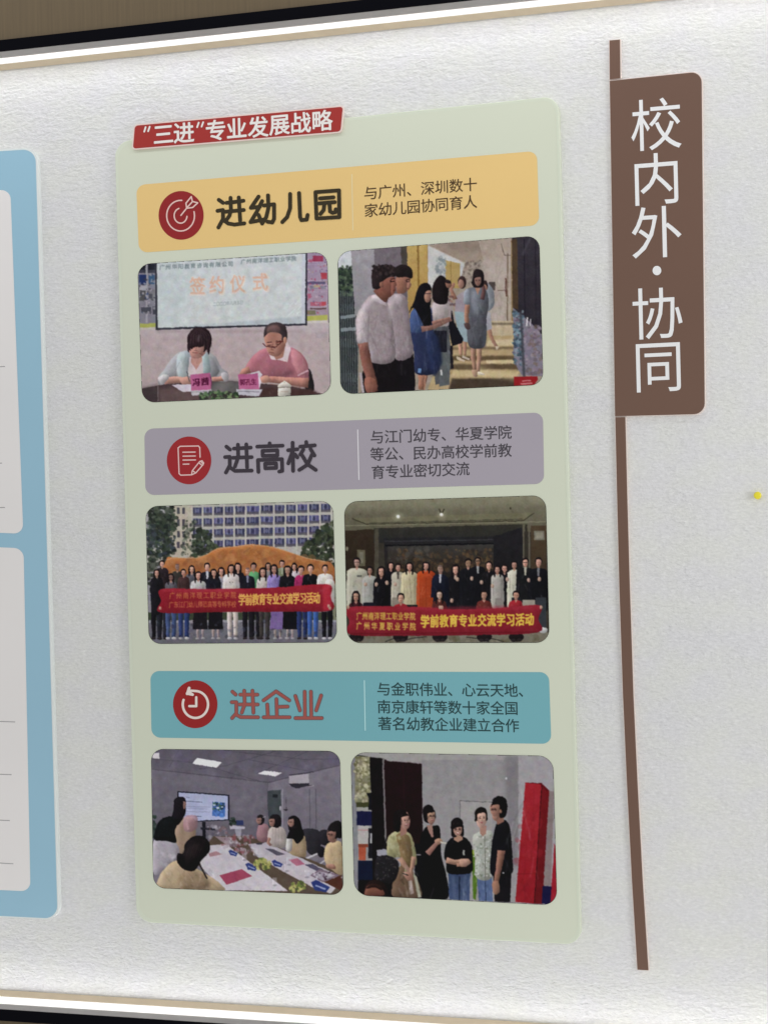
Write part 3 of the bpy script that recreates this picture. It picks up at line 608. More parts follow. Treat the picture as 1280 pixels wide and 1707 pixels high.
def pic_campus():
    c = Canvas(1280, 970, '7d7a80')
    # building: window grid
    c.R(0, 20, 1280, 420, '9c9892')
    c.P([(185, 40), (330, 40), (330, 400), (185, 400)], 'a39a8c')
    for x in (230, 265):
        for y in (62, 140, 215, 285): c.R(x, y, x + 18, y + 42, '4b4850')
    xs = [332, 400, 468, 538, 605, 678, 770, 860, 935, 1008, 1082, 1158, 1232]
    for k in range(4):
        for i, x in enumerate(xs[:-1]):
            w_ = xs[i + 1] - x - 10; y = 62 + k * 72 - (x - 330) * .03
            c.R(x + 2, y, x + w_, y + 44, ['3c3d5a', '464766', '353650', '52527a'][(i * 3 + k * 5) % 4])
            c.R(x + w_ * .25, y, x + w_ * .35, y + 44, '8c8a9c', al=.7); c.R(x + w_ * .66, y, x + w_ * .74, y + 44, '8c8a9c', al=.6)
            c.R(x + 2, y + 36, x + w_, y + 54, '4a4650', al=.8)
            c.E(x + w_ * .5, y + 20, 10, 13, ['6d6d8c', '2c2c40'][(i + k) % 2], al=.6)
    for x in xs: c.L([(x - 5, 40), (x - 5, 420)], 7, 'a8a49c', al=.9)
    # trees
    c.R(30, 40, 200, 180, '7c8088', al=.5, soft=5)
    c.spots((30, 55, 225, 190), 170, 8, 20, ['2f362f', '3b4438', '262c28', '4a5346'], mask=lambda x, y: x > 40 and (x < 215 or y > 90))
    c.spots((35, 180, 215, 380), 220, 8, 20, ['2b322c', '353f34', '222826', '424c3e', '3a4048'], al=.8)
    c.R(35, 170, 95, 330, '3c4450', al=.35); c.spots((40, 380, 190, 560), 120, 8, 18, ['3a3f36', '2c302c', '4c5246', '55584e'])
    c.spots((262, 140, 352, 380), 70, 6, 14, ['3c4438', '5b6054', '2e342e', '6a6c60'], al=.7); c.spots((330, 190, 450, 380), 150, 8, 18, ['333b30', '3f4a3a', '272d26'], mask=lambda x, y: y > 190 + abs(x - 375) * .5)
    c.spots((430, 280, 520, 350), 60, 6, 14, ['333b30', '46503e', '5a6050'], mask=lambda x, y: y > 280 + (x - 430) * .4)
    c.spots((1040, 150, 1250, 440), 330, 8, 20, ['2d3429', '38412f', '232822', '434b38'], mask=lambda x, y: y > 330 - (x - 1040) * 1.15 and (x < 1250))
    # rock
    c.Q([(160, 400), (210, 385), (350, 388), (420, 365), (490, 325), (590, 315), (700, 300), (820, 310), (900, 330), (960, 350), (1080, 390), (1190, 410), (1240, 440), (1250, 560), (700, 640), (160, 560)], '9c6236', col2='8c5430')
    c.spots((165, 320, 1240, 540), 260, 10, 36, ['a86c3c', '8c5a34', '9c6a44', '7c5038', 'b07a4c'], al=.35, sq=.3, mask=lambda x, y: y > 325 + abs(x - 720) * .16)
    c.L([(160, 402), (210, 388), (350, 390), (420, 368), (490, 328), (590, 318), (700, 303), (820, 313), (900, 333), (1080, 393), (1190, 413)], 5, 'b09070', al=.7)
    # ground
    c.R(0, 760, 1280, 970, '6a6872', col2='5c5a62'); c.L([(45, 800), (1260, 795)], 16, '85838a'); c.R(0, 740, 1280, 790, '3c4434'); c.R(1225, 560, 1280, 790, '6c6c5c')
    # legs first
    legs = [(100, '18161c', '18161c'), (135, '22222c', '22222c'), (192, '3c4a70', '37456a'), (275, '2c3a64', '283660'), (380, '1e1a20', None), (480, '17151b', None), (590, 'a89c98', 'a89c98'), (690, '1a181e', '1a181e'), (735, '1a181e', '1a181e'), (795, '3a3534', '3a3534'), (880, '6a5486', None), (960, '15141a', None), (1040, '26305a', '202a50'), (1108, '34508c', '34508c'), (1200, '15141a', '15141a')]
    for x, a, b in legs:
        if b:
            c.limb([(x - 18, 700), (x - 20, 800), (x - 18, 900)], 38, 24, a); c.limb([(x + 18, 700), (x + 20, 800), (x + 18, 900)], 38, 24, b); c.E(x - 20, 908, 15, 8, 'a09ca0' if x in (192, 275, 590, 1108, 1200) else '2a2426'); c.E(x + 20, 908, 15, 8, 'a09ca0' if x in (192, 275, 590, 1108, 1200) else '2a2426')
        else:
            c.P([(x - 42, 700), (x + 42, 700), (x + 48, 850), (x - 48, 850)], a); c.limb([(x - 16, 850), (x - 16, 905)], 16, 12, '8a7a7a'); c.limb([(x + 16, 850), (x + 16, 905)], 16, 12, '8a7a7a'); c.E(x - 18, 908, 13, 7, '8c888c'); c.E(x + 18, 908, 13, 7, '8c888c')
    c.spots((60, 790, 1240, 900), 60, 5, 16, ['2a2830', '4a4c60', '3c3a44'], al=.4)
    P_ = lambda *a, **k: person(c, *a, bot=620, **k)
    P_(135, 405, '2c2428', 's'); P_(235, 420, '33302f', 'b', face='94756a'); P_(325, 440, '4c4a50', 'l'); P_(425, 420, '1d1c24', 's', w=38, inner='b0acb4'); P_(627, 418, '1d1a22', 'l', w=38); P_(722, 422, '4f8a5c', 's', w=36); P_(822, 417, '6c6866', 'l'); P_(907, 405, '6a6e58', 's', w=36, inner='8c9080'); P_(990, 422, 'a59aa2', 'l', w=36)
    P_(517, 447, '77747e', 'l', w=36); P_(192, 485, '504e56', 'l', w=34, face='7c5c54'); P_(272, 460, '3f2c2c', 's', w=36); P_(100, 460, '1b191f', 'l', w=38, sh=78); P_(367, 472, '9b9698', 'l', w=38, sh=88); P_(470, 458, '1b1a24', 'l', w=38); P_(580, 430, 'b0a8a6', 'l', w=42, sh=92); P_(685, 445, '1b1b24', 'b', w=38, inner='77788c'); P_(787, 447, 'a59a94', 'l', w=40, sh=78, inner='b0a4a0'); P_(860, 432, '7a6aa0', 'l', w=40, sh=86); P_(943, 440, '17161c', 'l', w=40, sh=88); P_(1030, 440, '8a2450', 's', w=38, sh=82); P_(1093, 432, '141318', 's', w=42, sh=90); P_(1185, 430, 'b0aaa6', 's', w=42, sh=96)
    c.Q([(1190, 540), (1245, 540), (1248, 660), (1235, 720), (1170, 735), (1160, 700)], 'b0aaa6'); c.Q([(66, 560), (130, 560), (130, 735), (70, 735)], '1b191f')
    for x in (572, 590): c.E(x, 545, 3, 3, '333'+'333')
    # banner
    c.Q([(130, 590), (400, 590), (700, 585), (900, 578), (1205, 560), (1222, 640), (1225, 728), (900, 735), (500, 738), (128, 742), (128, 665)], '8a1f2c', col2='7c1826', vol=.1)
    c.P([(130, 590), (620, 588), (620, 610), (130, 606)], 'a03040', al=.6, soft=3); c.P([(1170, 562), (1222, 560), (1226, 726), (1175, 728)], 'a82838', al=.8, soft=2); c.L([(1140, 610), (1225, 570)], 8, 'a03a46', al=.6, soft=2)
    c.T('广州南洋理工职业学院', 200, 632, 595, 628, 38, 46, 'b0683c', .02, al=.85); c.T('广东江门幼儿师范高等专科学校', 195, 690, 598, 686, 31, 44, 'b0683c', .02, al=.85)
    c.T('学前教育专业交流学习活动', 650, 658, 1132, 646, 46, 78, 'c89a48', .04)
    for x, y in [(122, 712), (1218, 712), (1210, 700)]: c.E(x, y, 9, 12, SK)
    c.grain(5, 4, 3); return c.done()

def pic_hotel():
    c = Canvas(1280, 945, '3a352e')
    c.R(0, 0, 1280, 240, '6f6b58', col2='5a5646'); c.P([(0, 20), (1280, 0), (1280, 70), (0, 110)], '7c7964', soft=10, al=.8)
    c.P([(60, 160), (1170, 125), (1100, 172), (160, 198)], '69654f'); c.L([(70, 162), (160, 198), (1100, 175), (1170, 128)], 6, '3c382c'); c.L([(160, 190), (1100, 165)], 5, '2c2a24', al=.6); c.L([(25, 205), (1240, 180)], 6, '7c7862', al=.8)
    for x, y in [(348, 150), (610, 138)]: c.E(x, y, 26, 24, 'a8a48c', al=.5, soft=6); c.E(x, y, 10, 10, 'e8e6dc', soft=1)
    c.L([(595, 105), (605, 125)], 8, '3c382c'); c.L([(625, 105), (615, 125)], 8, '3c382c')
    c.E(1027, 100, 6, 6, '3a352c'); c.E(118, 135, 5, 5, '4a4638')
    c.P([(25, 235), (205, 225), (205, 700), (25, 700)], '362b20', col2='2a221a'); c.P([(1150, 205), (1245, 205), (1245, 700), (1150, 700)], '4a3c2c', col2='3a3024')
    c.P([(200, 220), (1110, 195), (1110, 300), (200, 310)], '35332c', col2='2a2a2a'); c.R(205, 225, 230, 560, '4a453a')
    c.P([(260, 280), (930, 270), (930, 560), (270, 560)], '262629', col2='2a2320'); c.L([(270, 326), (930, 312)], 8, '101015'); c.L([(265, 300), (930, 290)], 5, '3c3c40')
    c.P([(285, 330), (925, 318), (925, 480), (285, 480)], '3c3a38', col2='33291f'); c.spots((350, 350, 925, 480), 260, 5, 16, ['4a3a2c', '5c4630', '2c2420', '38342e', '6a5236'], al=.5); c.spots((290, 335, 540, 440), 60, 6, 18, ['4c4a46', '343230'], al=.4)
    c.P([(925, 270), (1110, 210), (1110, 640), (925, 560)], '232226', col2='1c1a1c')
    for x in (1105, 1140): c.L([(x, 200), (x + 2, 480)], 9, '5c564a')
    c.L([(1122, 200), (1124, 480)], 14, '35312a'); c.R(1170, 236, 1232, 292, '6c685a'); c.R(1180, 246, 1222, 282, '7c7868'); c.R(100, 352, 148, 450, '5c5644'); c.R(112, 365, 136, 430, '6d6a5a'); c.E(38, 345, 8, 14, 'a09c88', al=.6)
    c.P([(0, 860), (1280, 850), (1280, 945), (0, 945)], '6c6759'); c.spots((60, 870, 1250, 915), 90, 8, 26, ['7c776a', '59543f', '68645a'], al=.5, sq=.2)
    for a in ([(270, 908), (330, 885)], [(370, 905), (450, 885), (520, 878)], [(760, 880), (840, 890), (900, 910)], [(880, 882), (940, 895), (985, 908)]): c.L(a, 5, '2c2a28')
    P_ = lambda *a, **k: person(c, *a, bot=720, **k)
    W1 = 'a09c8c'
    P_(305, 425, '15131a', 'l', w=36); P_(693, 440, '17151a', 'l', w=38); P_(772, 403, '16161c', 's', w=40, face='8c7058', sh=92); P_(832, 400, '14141a', 's', w=40, face='8c7058', inner='8c8c8c', glasses=True); P_(897, 415, '18161a', 's', w=38, sh=84); P_(992, 440, '17151a', 'l', w=36)
    P_(100, 398, '9c998a', 's', w=42, sh=104, face='96766a', glasses=True); P_(176, 452, '8c8c86', 's', w=36, sh=74); P_(242, 456, '141218', 'l', w=38, sh=84); P_(348, 432, '968f80', 's', w=38, sh=78, inner='4a4440'); P_(417, 425, 'a59a7c', 'l', w=38, sh=92); P_(517, 428, '9c3c1c', 'l', w=38, sh=92); P_(603, 440, '161a2a', 'b', w=40, sh=88, inner='9c9ca0', face='a08070'); P_(948, 444, '8f8b84', 'l', w=34, sh=66); P_(1053, 420, 'a3a090', 's', w=38, sh=78); P_(1118, 400, '1a1a1c', 's', w=42, sh=100, inner='a09c8c', glasses=True); P_(1195, 398, '15151a', 's', w=42, sh=100, inner='6c6c70')
    c.P([(475, 640), (560, 640), (556, 715), (478, 715)], '963a1c'); c.L([(517, 520), (517, 700)], 3, '6a2410', al=.7); c.L([(480, 520), (500, 505), (535, 505), (555, 520)], 6, 'b04a24', al=.7)
    c.P([(395, 685), (465, 685), (470, 715), (395, 715)], '1c181c'); c.L([(417, 520), (430, 690)], 3, '6c6450', al=.7); c.L([(460, 520), (468, 660)], 3, '6c6450', al=.7); c.P([(310, 640), (380, 640), (380, 715), (305, 715)], '7c7468')
    c.P([(136, 670), (205, 670), (205, 715), (136, 715)], '1a1a26'); c.P([(935, 645), (988, 645), (988, 715), (930, 715)], '7c7670'); c.P([(1100, 655), (1175, 655), (1180, 715), (1100, 715)], '8a8478'); c.R(1178, 640, 1245, 820, '34373c'); c.E(1225, 838, 28, 18, 'a8a8a8'); c.R(1035, 640, 1090, 700, '26242a')
    for x, y in [(215, 560), (280, 550), (330, 560), (695, 520), (795, 525), (852, 548), (918, 570), (1008, 530), (1137, 535), (1202, 530), (150, 560), (672, 660), (706, 530)]: c.E(x, y, 10, 13, 'a08474'); c.L([(x - 3, y - 12), (x - 2, y + 4)], 4, 'b09484')
    c.R(98, 505, 128, 516, '4a4a46', al=.8)
    # squatting front row
    for x, top, q in [(95, 600, '3a1a20'), (362, 610, '8a2028'), (600, 592, '4c2420'), (868, 592, '5c2824'), (1062, 600, '8c2028')]:
        person(c, x, top, q, 'l' if x in (95, 600) else 's', w=40, sh=84, bot=720, face='b09484' if x == 600 else 'a07a68')
        c.E(x, 880, 46, 28, '1e181a'); c.E(x - 16, 900, 16, 10, '2a2426'); c.E(x + 18, 898, 16, 10, '2a2426')
    c.Q([(45, 700), (400, 695), (700, 712), (1000, 700), (1208, 688), (1196, 770), (1192, 852), (800, 868), (400, 872), (62, 866), (52, 780)], '86202c', col2='7c1a28', vol=.1)
    c.P([(50, 702), (1205, 690), (1204, 712), (50, 722)], '962838', al=.5, soft=3); c.L([(60, 860), (1190, 850)], 6, '5c0f1a', al=.6)
    for x in (330, 760, 1030): c.P([(x, 700), (x + 14, 700), (x + 40, 860), (x + 10, 860)], '6c1420', al=.3, soft=4)
    c.T('广州南洋理工职业学院', 112, 752, 434, 754, 34, 50, 'b89440', .03); c.T('广州华夏职业学院', 112, 812, 436, 816, 36, 50, 'b89440', .03)
    c.T('学前教育专业交流学习活动', 510, 784, 1142, 772, 56, 80, 'c8a83c', .045)
    for x in (45, 1212, 600, 612): c.E(x, 700, 10, 12, 'a88474')
    c.grain(4, 4, 2); return c.done()

def pic_meeting():
    c = Canvas(1280, 996, '66606a')
    c.P([(0, 20), (1280, 30), (1280, 140), (770, 245), (30, 160)], '534e58', col2='5c5762')
    for a in ([(30, 95), (300, 120), (740, 245)], [(430, 35), (1000, 100), (1225, 95)], [(820, 45), (500, 140), (330, 160)], [(1020, 50), (700, 190)], [(640, 100), (1060, 180)], [(200, 40), (140, 150)]): c.L(a, 4, '3e3a44', al=.7)
    c.spots((40, 40, 1220, 230), 60, 20, 60, ['4a4650', '66606a', '5c5674'], al=.15, mask=lambda x, y: y < 230)
    c.P([(30, 60), (75, 55), (78, 96), (35, 92)], 'b0aab0'); c.P([(318, 90), (476, 118), (440, 152), (288, 128)], 'c8c4ca'); c.P([(745, 172), (862, 184), (815, 206), (704, 192)], 'c0bcc2')
    c.P([(30, 160), (770, 245), (760, 640), (30, 640)], '625d68', col2='58535d'); c.P([(770, 245), (1240, 130), (1245, 560), (765, 640)], '6b6570', col2='5f5a64')
    c.L([(30, 162), (770, 246), (1235, 135)], 6, '45404a', al=.8); c.L([(768, 245), (762, 600)], 4, '4c4852', al=.7)
    c.spots((150, 200, 760, 600), 20, 40, 100, ['6c6772', '55505a'], al=.12)
    c.P([(768, 300), (852, 294), (856, 530), (770, 545)], '3b4044'); c.R(800, 322, 832, 344, '23262a'); c.E(850, 412, 5, 16, '9a98a0'); c.L([(862, 292), (862, 540)], 7, '7c7782'); c.L([(885, 340), (888, 420)], 3, '3c3842'); c.E(884, 420, 12, 6, '2c2a30')
    for x in (1035, 1075): c.L([(x, 290), (x + 3, 555)], 6, '4a4650', al=.8)
    c.P([(905, 205), (1035, 190), (1062, 182), (1062, 270), (925, 275), (903, 262)], '8c868e'); c.P([(903, 255), (1035, 250), (1060, 262), (950, 285), (925, 278)], '2c2a32'); c.L([(905, 200), (1060, 180)], 6, '38343e'); c.P([(1030, 190), (1062, 182), (1062, 262), (1032, 262)], '6c6670')
    # screen
    c.P([(192, 302), (525, 325), (525, 488), (240, 500), (196, 470)], '1b1b26'); c.P([(200, 310), (515, 332), (515, 482), (205, 496)], '8c90aa', col2='9296b4')
    c.P([(415, 368), (497, 376), (497, 464), (415, 460)], '34548c'); c.spots((418, 372, 495, 425), 40, 4, 9, ['1e2c30', 'b0b8c8', '3c5c48', '26384c'], al=.8); c.spots((418, 425, 495, 462), 20, 5, 12, ['3c64a8', '4c74b4'], al=.6)
    for y, x1, q in [(340, 270, '5c6078'), (368, 350, '50546c'), (400, 400, '767a94'), (412, 385, '767a94'), (432, 400, '767a94'), (460, 345, '3c4058')]: c.L([(245, y), (x1, y + 4)], 5, q, al=.8)
    c.R(352, 498, 372, 600, '1a1a22'); c.L([(345, 540), (430, 545)], 14, '22222a'); c.P([(525, 520), (625, 530), (620, 545), (528, 545)], '9a96a2'); c.P([(560, 545), (600, 545), (598, 600), (570, 600)], '807c88'); c.P([(565, 488), (612, 488), (615, 520), (568, 520)], '2c3458')
    c.spots((525, 470, 565, 520), 24, 5, 12, ['24302a', '33403a', '1c2420']); c.spots((30, 460, 60, 640), 30, 6, 14, ['24302a', '33403a']); c.spots((380, 520, 520, 620), 50, 6, 16, ['807a84', '4c4854', '9a949e', '6a4c50'], al=.5)
    # chairs
    c.Q([(985, 548), (1100, 560), (1095, 700), (1030, 700), (1000, 620)], '29272d'); c.Q([(1100, 560), (1150, 555), (1170, 640), (1110, 640)], '222026'); c.L([(1090, 700), (1015, 732)], 12, '9c98a0'); c.L([(1150, 735), (1095, 768)], 9, '9c98a0'); c.E(1110, 690, 26, 36, '1c1a20')
    # table
    c.P([(420, 590), (640, 588), (1240, 815), (1260, 970), (900, 960), (560, 940), (300, 760)], '4f4238'); c.P([(380, 650), (500, 640), (900, 940), (480, 935), (330, 770)], 'a19aa2', col2='a69fa6'); c.P([(640, 640), (760, 630), (1245, 850), (1220, 900), (1170, 955), (1080, 930), (820, 790), (700, 720)], '98919a', col2='a19aa0')
    c.P([(1100, 870), (1235, 830), (1250, 945), (1160, 900)], '4c2c22')
    for a, q in [([(460, 840), (600, 800), (670, 845), (505, 900)], '8a3a50'), ([(390, 700), (440, 685), (478, 705), (400, 722)], '8c6a70'), ([(900, 740), (960, 730), (1005, 768), (950, 780)], '94566a'), ([(1000, 770), (1050, 765), (1130, 808), (1090, 818)], '4a4456'), ([(1040, 840), (1100, 800), (1235, 840), (1120, 885)], '6c5c68'), ([(750, 668), (800, 672), (880, 705), (830, 715)], '4c4854'), ([(690, 635), (740, 628), (730, 642), (700, 645)], '3c3840'), ([(430, 590), (560, 600), (600, 650), (520, 660)], '7c6a70')]: c.P(a, q)
    c.P([(1052, 838), (1100, 815), (1200, 840), (1120, 872)], '8c8490'); c.spots((1060, 815, 1190, 865), 24, 4, 10, ['3c2c38', '5c4c5c', 'a8a0a8'])
    for x, y, s_ in [(548, 700, 30), (665, 790, 40), (830, 768, 36), (1105, 915, 60)]: c.P([(x - s_, y - s_ * .5), (x - s_ * .5, y - s_ * .8), (x + s_, y), (x + s_ * .6, y + s_ * .55), (x - s_ * .6, y + s_ * .35)], '28346a'); c.L([(x - s_ * .5, y - s_ * .15), (x + s_ * .5, y + s_ * .2)], s_ * .18, '8c94b4', al=.8)
    for x, y, n in [(735, 765, 70), (960, 912, 60)]: c.spots((x - 55, y - 30, x + 55, y + 38), n, 6, 14, ['8c8a4c', 'a09c5c', '5c6a34', '4a5630'], mask=lambda a, b, x=x, y=y: ((a - x) / 55) ** 2 + ((b - y) / 38) ** 2 < 1)
    for x, y in [(690, 690), (890, 790), (1020, 830), (815, 880), (620, 720), (905, 750)]: c.R(x - 14, y - 26, x + 14, y + 22, 'b0aab4', al=.35); c.L([(x - 14, y - 24), (x - 12, y + 22)], 3, 'd0ccd4', al=.6); c.E(x, y + 22, 14, 6, '6c6670', al=.6)
    c.spots((480, 590, 680, 700), 90, 5, 16, ['7c4a50', '8c8088', '5c4a50', 'a09aa4', '6a3c40'], al=.6)
    # people right
    c.Q([(705, 530), (740, 510), (775, 530), (772, 620), (705, 615)], '7c5c62'); c.E(722, 485, 26, 34, '1d191d'); c.E(708, 490, 14, 22, '80605a'); c.L([(735, 470), (755, 465)], 4, '8a8690')
    c.Q([(775, 550), (820, 525), (870, 540), (888, 600), (880, 660), (775, 645)], '918783'); [c.L([(x, 540), (x - 4, 650)], 3, '6c6260', al=.5) for x in (800, 820, 840, 860)]; c.Q([(780, 480), (800, 452), (840, 455), (855, 490), (845, 530), (800, 530)], '1a161a'); c.Q([(778, 485), (800, 480), (810, 510), (800, 530), (782, 520)], '856258'); c.limb([(780, 600), (770, 630), (790, 650)], 20, 16, '856258')
    c.Q([(905, 560), (950, 560), (1005, 590), (1015, 680), (1000, 725), (900, 690)], '8f7a60'); c.Q([(895, 590), (925, 590), (920, 680), (885, 680)], '9a9694'); c.Q([(905, 475), (935, 458), (970, 480), (985, 530), (1000, 590), (960, 640), (930, 610), (890, 600), (912, 540)], '120f12'); c.Q([(903, 485), (915, 480), (922, 510), (912, 535), (900, 520)], '8a6a60')
    c.Q([(1140, 650), (1200, 620), (1245, 650), (1248, 830), (1170, 800), (1130, 740)], '9a8668'); c.Q([(1150, 540), (1180, 502), (1235, 500), (1240, 600), (1190, 590), (1150, 580)], '151215'); c.Q([(1152, 565), (1190, 570), (1210, 600), (1195, 630), (1160, 620)], '7c5a50'); c.L([(1150, 580), (1185, 588)], 5, '2a2024'); c.Q([(1140, 770), (1190, 770), (1200, 800), (1150, 795)], '8c6658')
    # people left
    c.Q([(180, 500), (240, 470), (300, 480), (310, 560), (290, 680), (210, 700), (170, 620)], '84705f'); c.Q([(170, 360), (205, 338), (240, 350), (246, 430), (225, 480), (190, 520), (155, 480), (168, 420)], '131016'); c.Q([(235, 470), (290, 455), (320, 470), (315, 545), (240, 560)], '8a6a72', al=.8); c.L([(250, 490), (260, 545)], 14, 'a07c84', al=.7); c.Q([(228, 370), (246, 375), (244, 410), (232, 415)], '7c5c54')
    c.Q([(40, 620), (120, 600), (190, 640), (205, 720), (150, 780), (40, 830)], '8c868e'); c.Q([(45, 610), (60, 520), (100, 475), (160, 465), (195, 500), (175, 560), (185, 630), (120, 620)], '0f1214'); c.spots((80, 690, 180, 780), 16, 6, 20, ['a09aa2', '77727a'], al=.4)
    c.Q([(75, 850), (150, 760), (220, 750), (320, 800), (420, 860), (470, 900), (470, 940), (100, 930)], '98856c'); c.Q([(210, 830), (300, 800), (400, 880), (360, 930), (215, 925)], '7d6a55', soft=5); c.L([(330, 760), (380, 860)], 10, '2a2424')
    c.Q([(240, 640), (290, 592), (350, 590), (395, 630), (395, 690), (345, 745), (300, 810), (230, 800), (190, 750), (195, 700), (230, 700)], '120e11'); c.Q([(235, 690), (300, 640), (340, 640), (320, 720), (260, 760)], '1e171a', soft=4)
    head(c, 716, 488, 34, -.8, '80605a', '1d191d', fringe=.2); head(c, 796, 496, 42, -.8, '856258', '1a161a', fringe=.2); head(c, 918, 500, 44, -.8, '8a6a60', '120f12', long=.5, fringe=.2); head(c, 1176, 582, 62, -.75, '7c5a50', '151215', fringe=.24, tilt=12, glasses=True)
    for k in range(14): c.L([(270 + k * 8, 600 + abs(k - 7) * 3), (225 + k * 9, 700 + (k % 3) * 14)], 3, '3a2c2c', al=.4)
    for k in range(10): c.L([(90 + k * 9, 480 + (k % 3) * 6), (70 + k * 11, 600)], 3, '2c3434', al=.4); c.L([(185 + k * 6, 345), (168 + k * 7, 480)], 3, '3a3038', al=.35)
    c.folds(50, 640, 200, 800, 14); c.folds(100, 780, 420, 920, 24, .4, 8); c.folds(1140, 640, 1240, 800, 14); c.folds(900, 600, 1010, 710, 12); c.folds(400, 700, 850, 930, 16, 1.2, 8, .08); c.grain(3, 4, 2); return c.done()

def pic_visit():
    c = Canvas(1280, 953, '827e80')
    c.P([(20, 0), (1280, 20), (1280, 110), (440, 80), (20, 40)], '8a8786', soft=3); c.R(440, 60, 960, 953, '7f7c7e', col2='858284'); c.P([(940, 30), (1030, 35), (1010, 700), (960, 700)], '6b676b', al=.8, soft=6); c.R(1020, 30, 1280, 953, '8a868a')
    c.R(20, 20, 60, 953, '75757a'); c.L([(40, 30), (200, 55)], 6, '2c2c28')
    # left windows and shelf
    c.R(42, 40, 135, 320, '75705c'); c.spots((42, 45, 135, 315), 150, 5, 14, ['8c8868', '5c5a3c', 'a09c80', '6c6a4c', 'b0ac90'], al=.7); c.R(50, 315, 140, 345, '3c3e24'); c.R(55, 345, 135, 370, '8a8a84')
    c.R(52, 368, 150, 455, '15173c'); c.R(60, 455, 125, 565, '9c9694'); c.L([(60, 480), (120, 482)], 6, 'a06a6a', al=.7); c.R(62, 565, 120, 585, '7a3a28'); c.R(64, 585, 108, 662, '9c4a34'); c.R(60, 665, 150, 870, '0f1830'); c.R(122, 470, 150, 650, '1a181e'); c.R(132, 500, 145, 560, '9a989c')
    c.P([(110, 260), (150, 255), (150, 290), (140, 360), (122, 360), (125, 290)], '14141a'); c.P([(128, 45), (215, 50), (240, 650), (150, 880), (140, 300)], '141012'); c.P([(205, 50), (216, 50), (232, 560), (222, 560)], '6c6668'); c.P([(215, 60), (442, 78), (450, 640), (232, 560)], '220f14', col2='1c0c10'); c.L([(232, 62), (440, 80)], 7, 'a09c9c', al=.7)
    c.L([(330, 80), (345, 500)], 6, '2a1218', al=.7); c.P([(400, 560), (470, 560), (470, 890), (400, 890)], '121014'); c.L([(380, 630), (435, 630)], 6, '8a888a')
    c.R(670, 305, 862, 600, '8a8686'); c.L([(670, 560), (670, 305), (862, 313)], 5, '5c5a5c'); c.E(948, 172, 6, 8, 'a8a4a8')
    # red gym mats
    c.P([(1062, 196), (1160, 198), (1115, 922), (1002, 912)], '96202a', col2='861520'); c.P([(1160, 198), (1205, 245), (1165, 925), (1115, 922)], '6c1219', col2='600e16'); c.L([(1160, 200), (1116, 920)], 5, '3c0a10'); c.P([(1205, 245), (1235, 250), (1215, 815), (1170, 812)], '77696a'); c.P([(1165, 815), (1218, 818), (1212, 925), (1160, 922)], '16133c'); c.P([(1235, 560), (1250, 600), (1252, 930), (1212, 928), (1218, 815)], '8c1a28'); c.P([(1062, 196), (1160, 198), (1205, 245), (1190, 250), (1150, 206)], '5c0e16'); c.L([(1010, 745), (1125, 740)], 4, '6c0f18', al=.7); c.spots((1010, 300, 1150, 900), 30, 12, 40, ['a02a34', '7c1420'], al=.2)
    # dark floor left / child head
    c.R(60, 780, 300, 890, '120e10')
    # green chair
    c.P([(742, 605), (765, 600), (775, 800), (765, 900), (748, 890)], '4c6a20'); c.P([(745, 600), (790, 598), (788, 625), (745, 628)], '7c8c30')
    # woman in black dress (2)
    c.Q([(460, 470), (510, 455), (550, 465), (555, 560), (560, 640), (590, 760), (595, 892), (440, 888), (445, 700), (430, 560)], '0f0d10'); c.Q([(452, 400), (450, 350), (480, 328), (508, 345), (515, 390), (500, 440), (460, 430)], '120e10'); c.Q([(478, 385), (505, 368), (525, 395), (518, 430), (498, 448), (478, 430)], '8a665c'); c.Q([(470, 350), (505, 345), (512, 372), (485, 385), (470, 410), (455, 400)], '120e10'); c.L([(498, 412), (515, 410)], 5, 'b8a09c', al=.8); c.L([(490, 392), (520, 388)], 3, '3a2424', al=.8)
    c.P([(470, 452), (505, 450), (512, 520), (500, 525)], '8c6a60'); c.limb([(475, 625), (505, 590), (545, 545)], 36, 22, '8a6258'); c.Q([(520, 540), (550, 530), (566, 550), (545, 568), (525, 562)], '94705f'); c.L([(555, 552), (595, 562)], 9, 'b0aaa0')
    # woman in yellow cardigan
    c.Q([(310, 700), (350, 690), (395, 740), (440, 880), (270, 880), (280, 760)], '5c4838', col2='645040'); c.P([(390, 740), (412, 760), (440, 885), (420, 885)], '8a8878'); c.Q([(235, 560), (250, 510), (310, 480), (370, 500), (395, 560), (410, 640), (408, 690), (375, 690), (380, 740), (340, 730), (330, 650), (240, 640)], '8f8b6a', col2='858058'); c.Q([(290, 510), (340, 500), (375, 540), (385, 640), (380, 700), (320, 700), (310, 600)], '6e5a3e')
    c.spots((240, 510, 310, 640), 26, 6, 16, ['9c9878', '7c7858', 'a4a080'], al=.5); c.P([(308, 440), (350, 440), (355, 500), (315, 520)], '8a655a'); c.Q([(275, 480), (270, 400), (295, 362), (345, 360), (365, 390), (350, 420), (320, 440), (310, 490)], '140f11'); c.Q([(320, 400), (350, 370), (366, 400), (372, 430), (362, 470), (335, 475), (318, 440)], '9c756a'); c.Q([(290, 380), (340, 362), (350, 382), (330, 400), (318, 440), (300, 450)], '140f11'); c.L([(350, 408), (364, 408)], 4, '30201e'); c.L([(352, 448), (366, 446)], 5, '8a4a48')
    c.limb([(310, 650), (345, 700), (385, 745)], 32, 20, '93705f'); c.limb([(395, 640), (385, 700), (372, 760)], 30, 20, '93705f'); c.Q([(328, 735), (375, 735), (395, 775), (370, 790), (345, 770)], '8a6656'); c.P([(360, 790), (382, 780), (395, 860), (375, 865)], '8c7c74'); c.L([(328, 740), (360, 752)], 7, '2c2620')
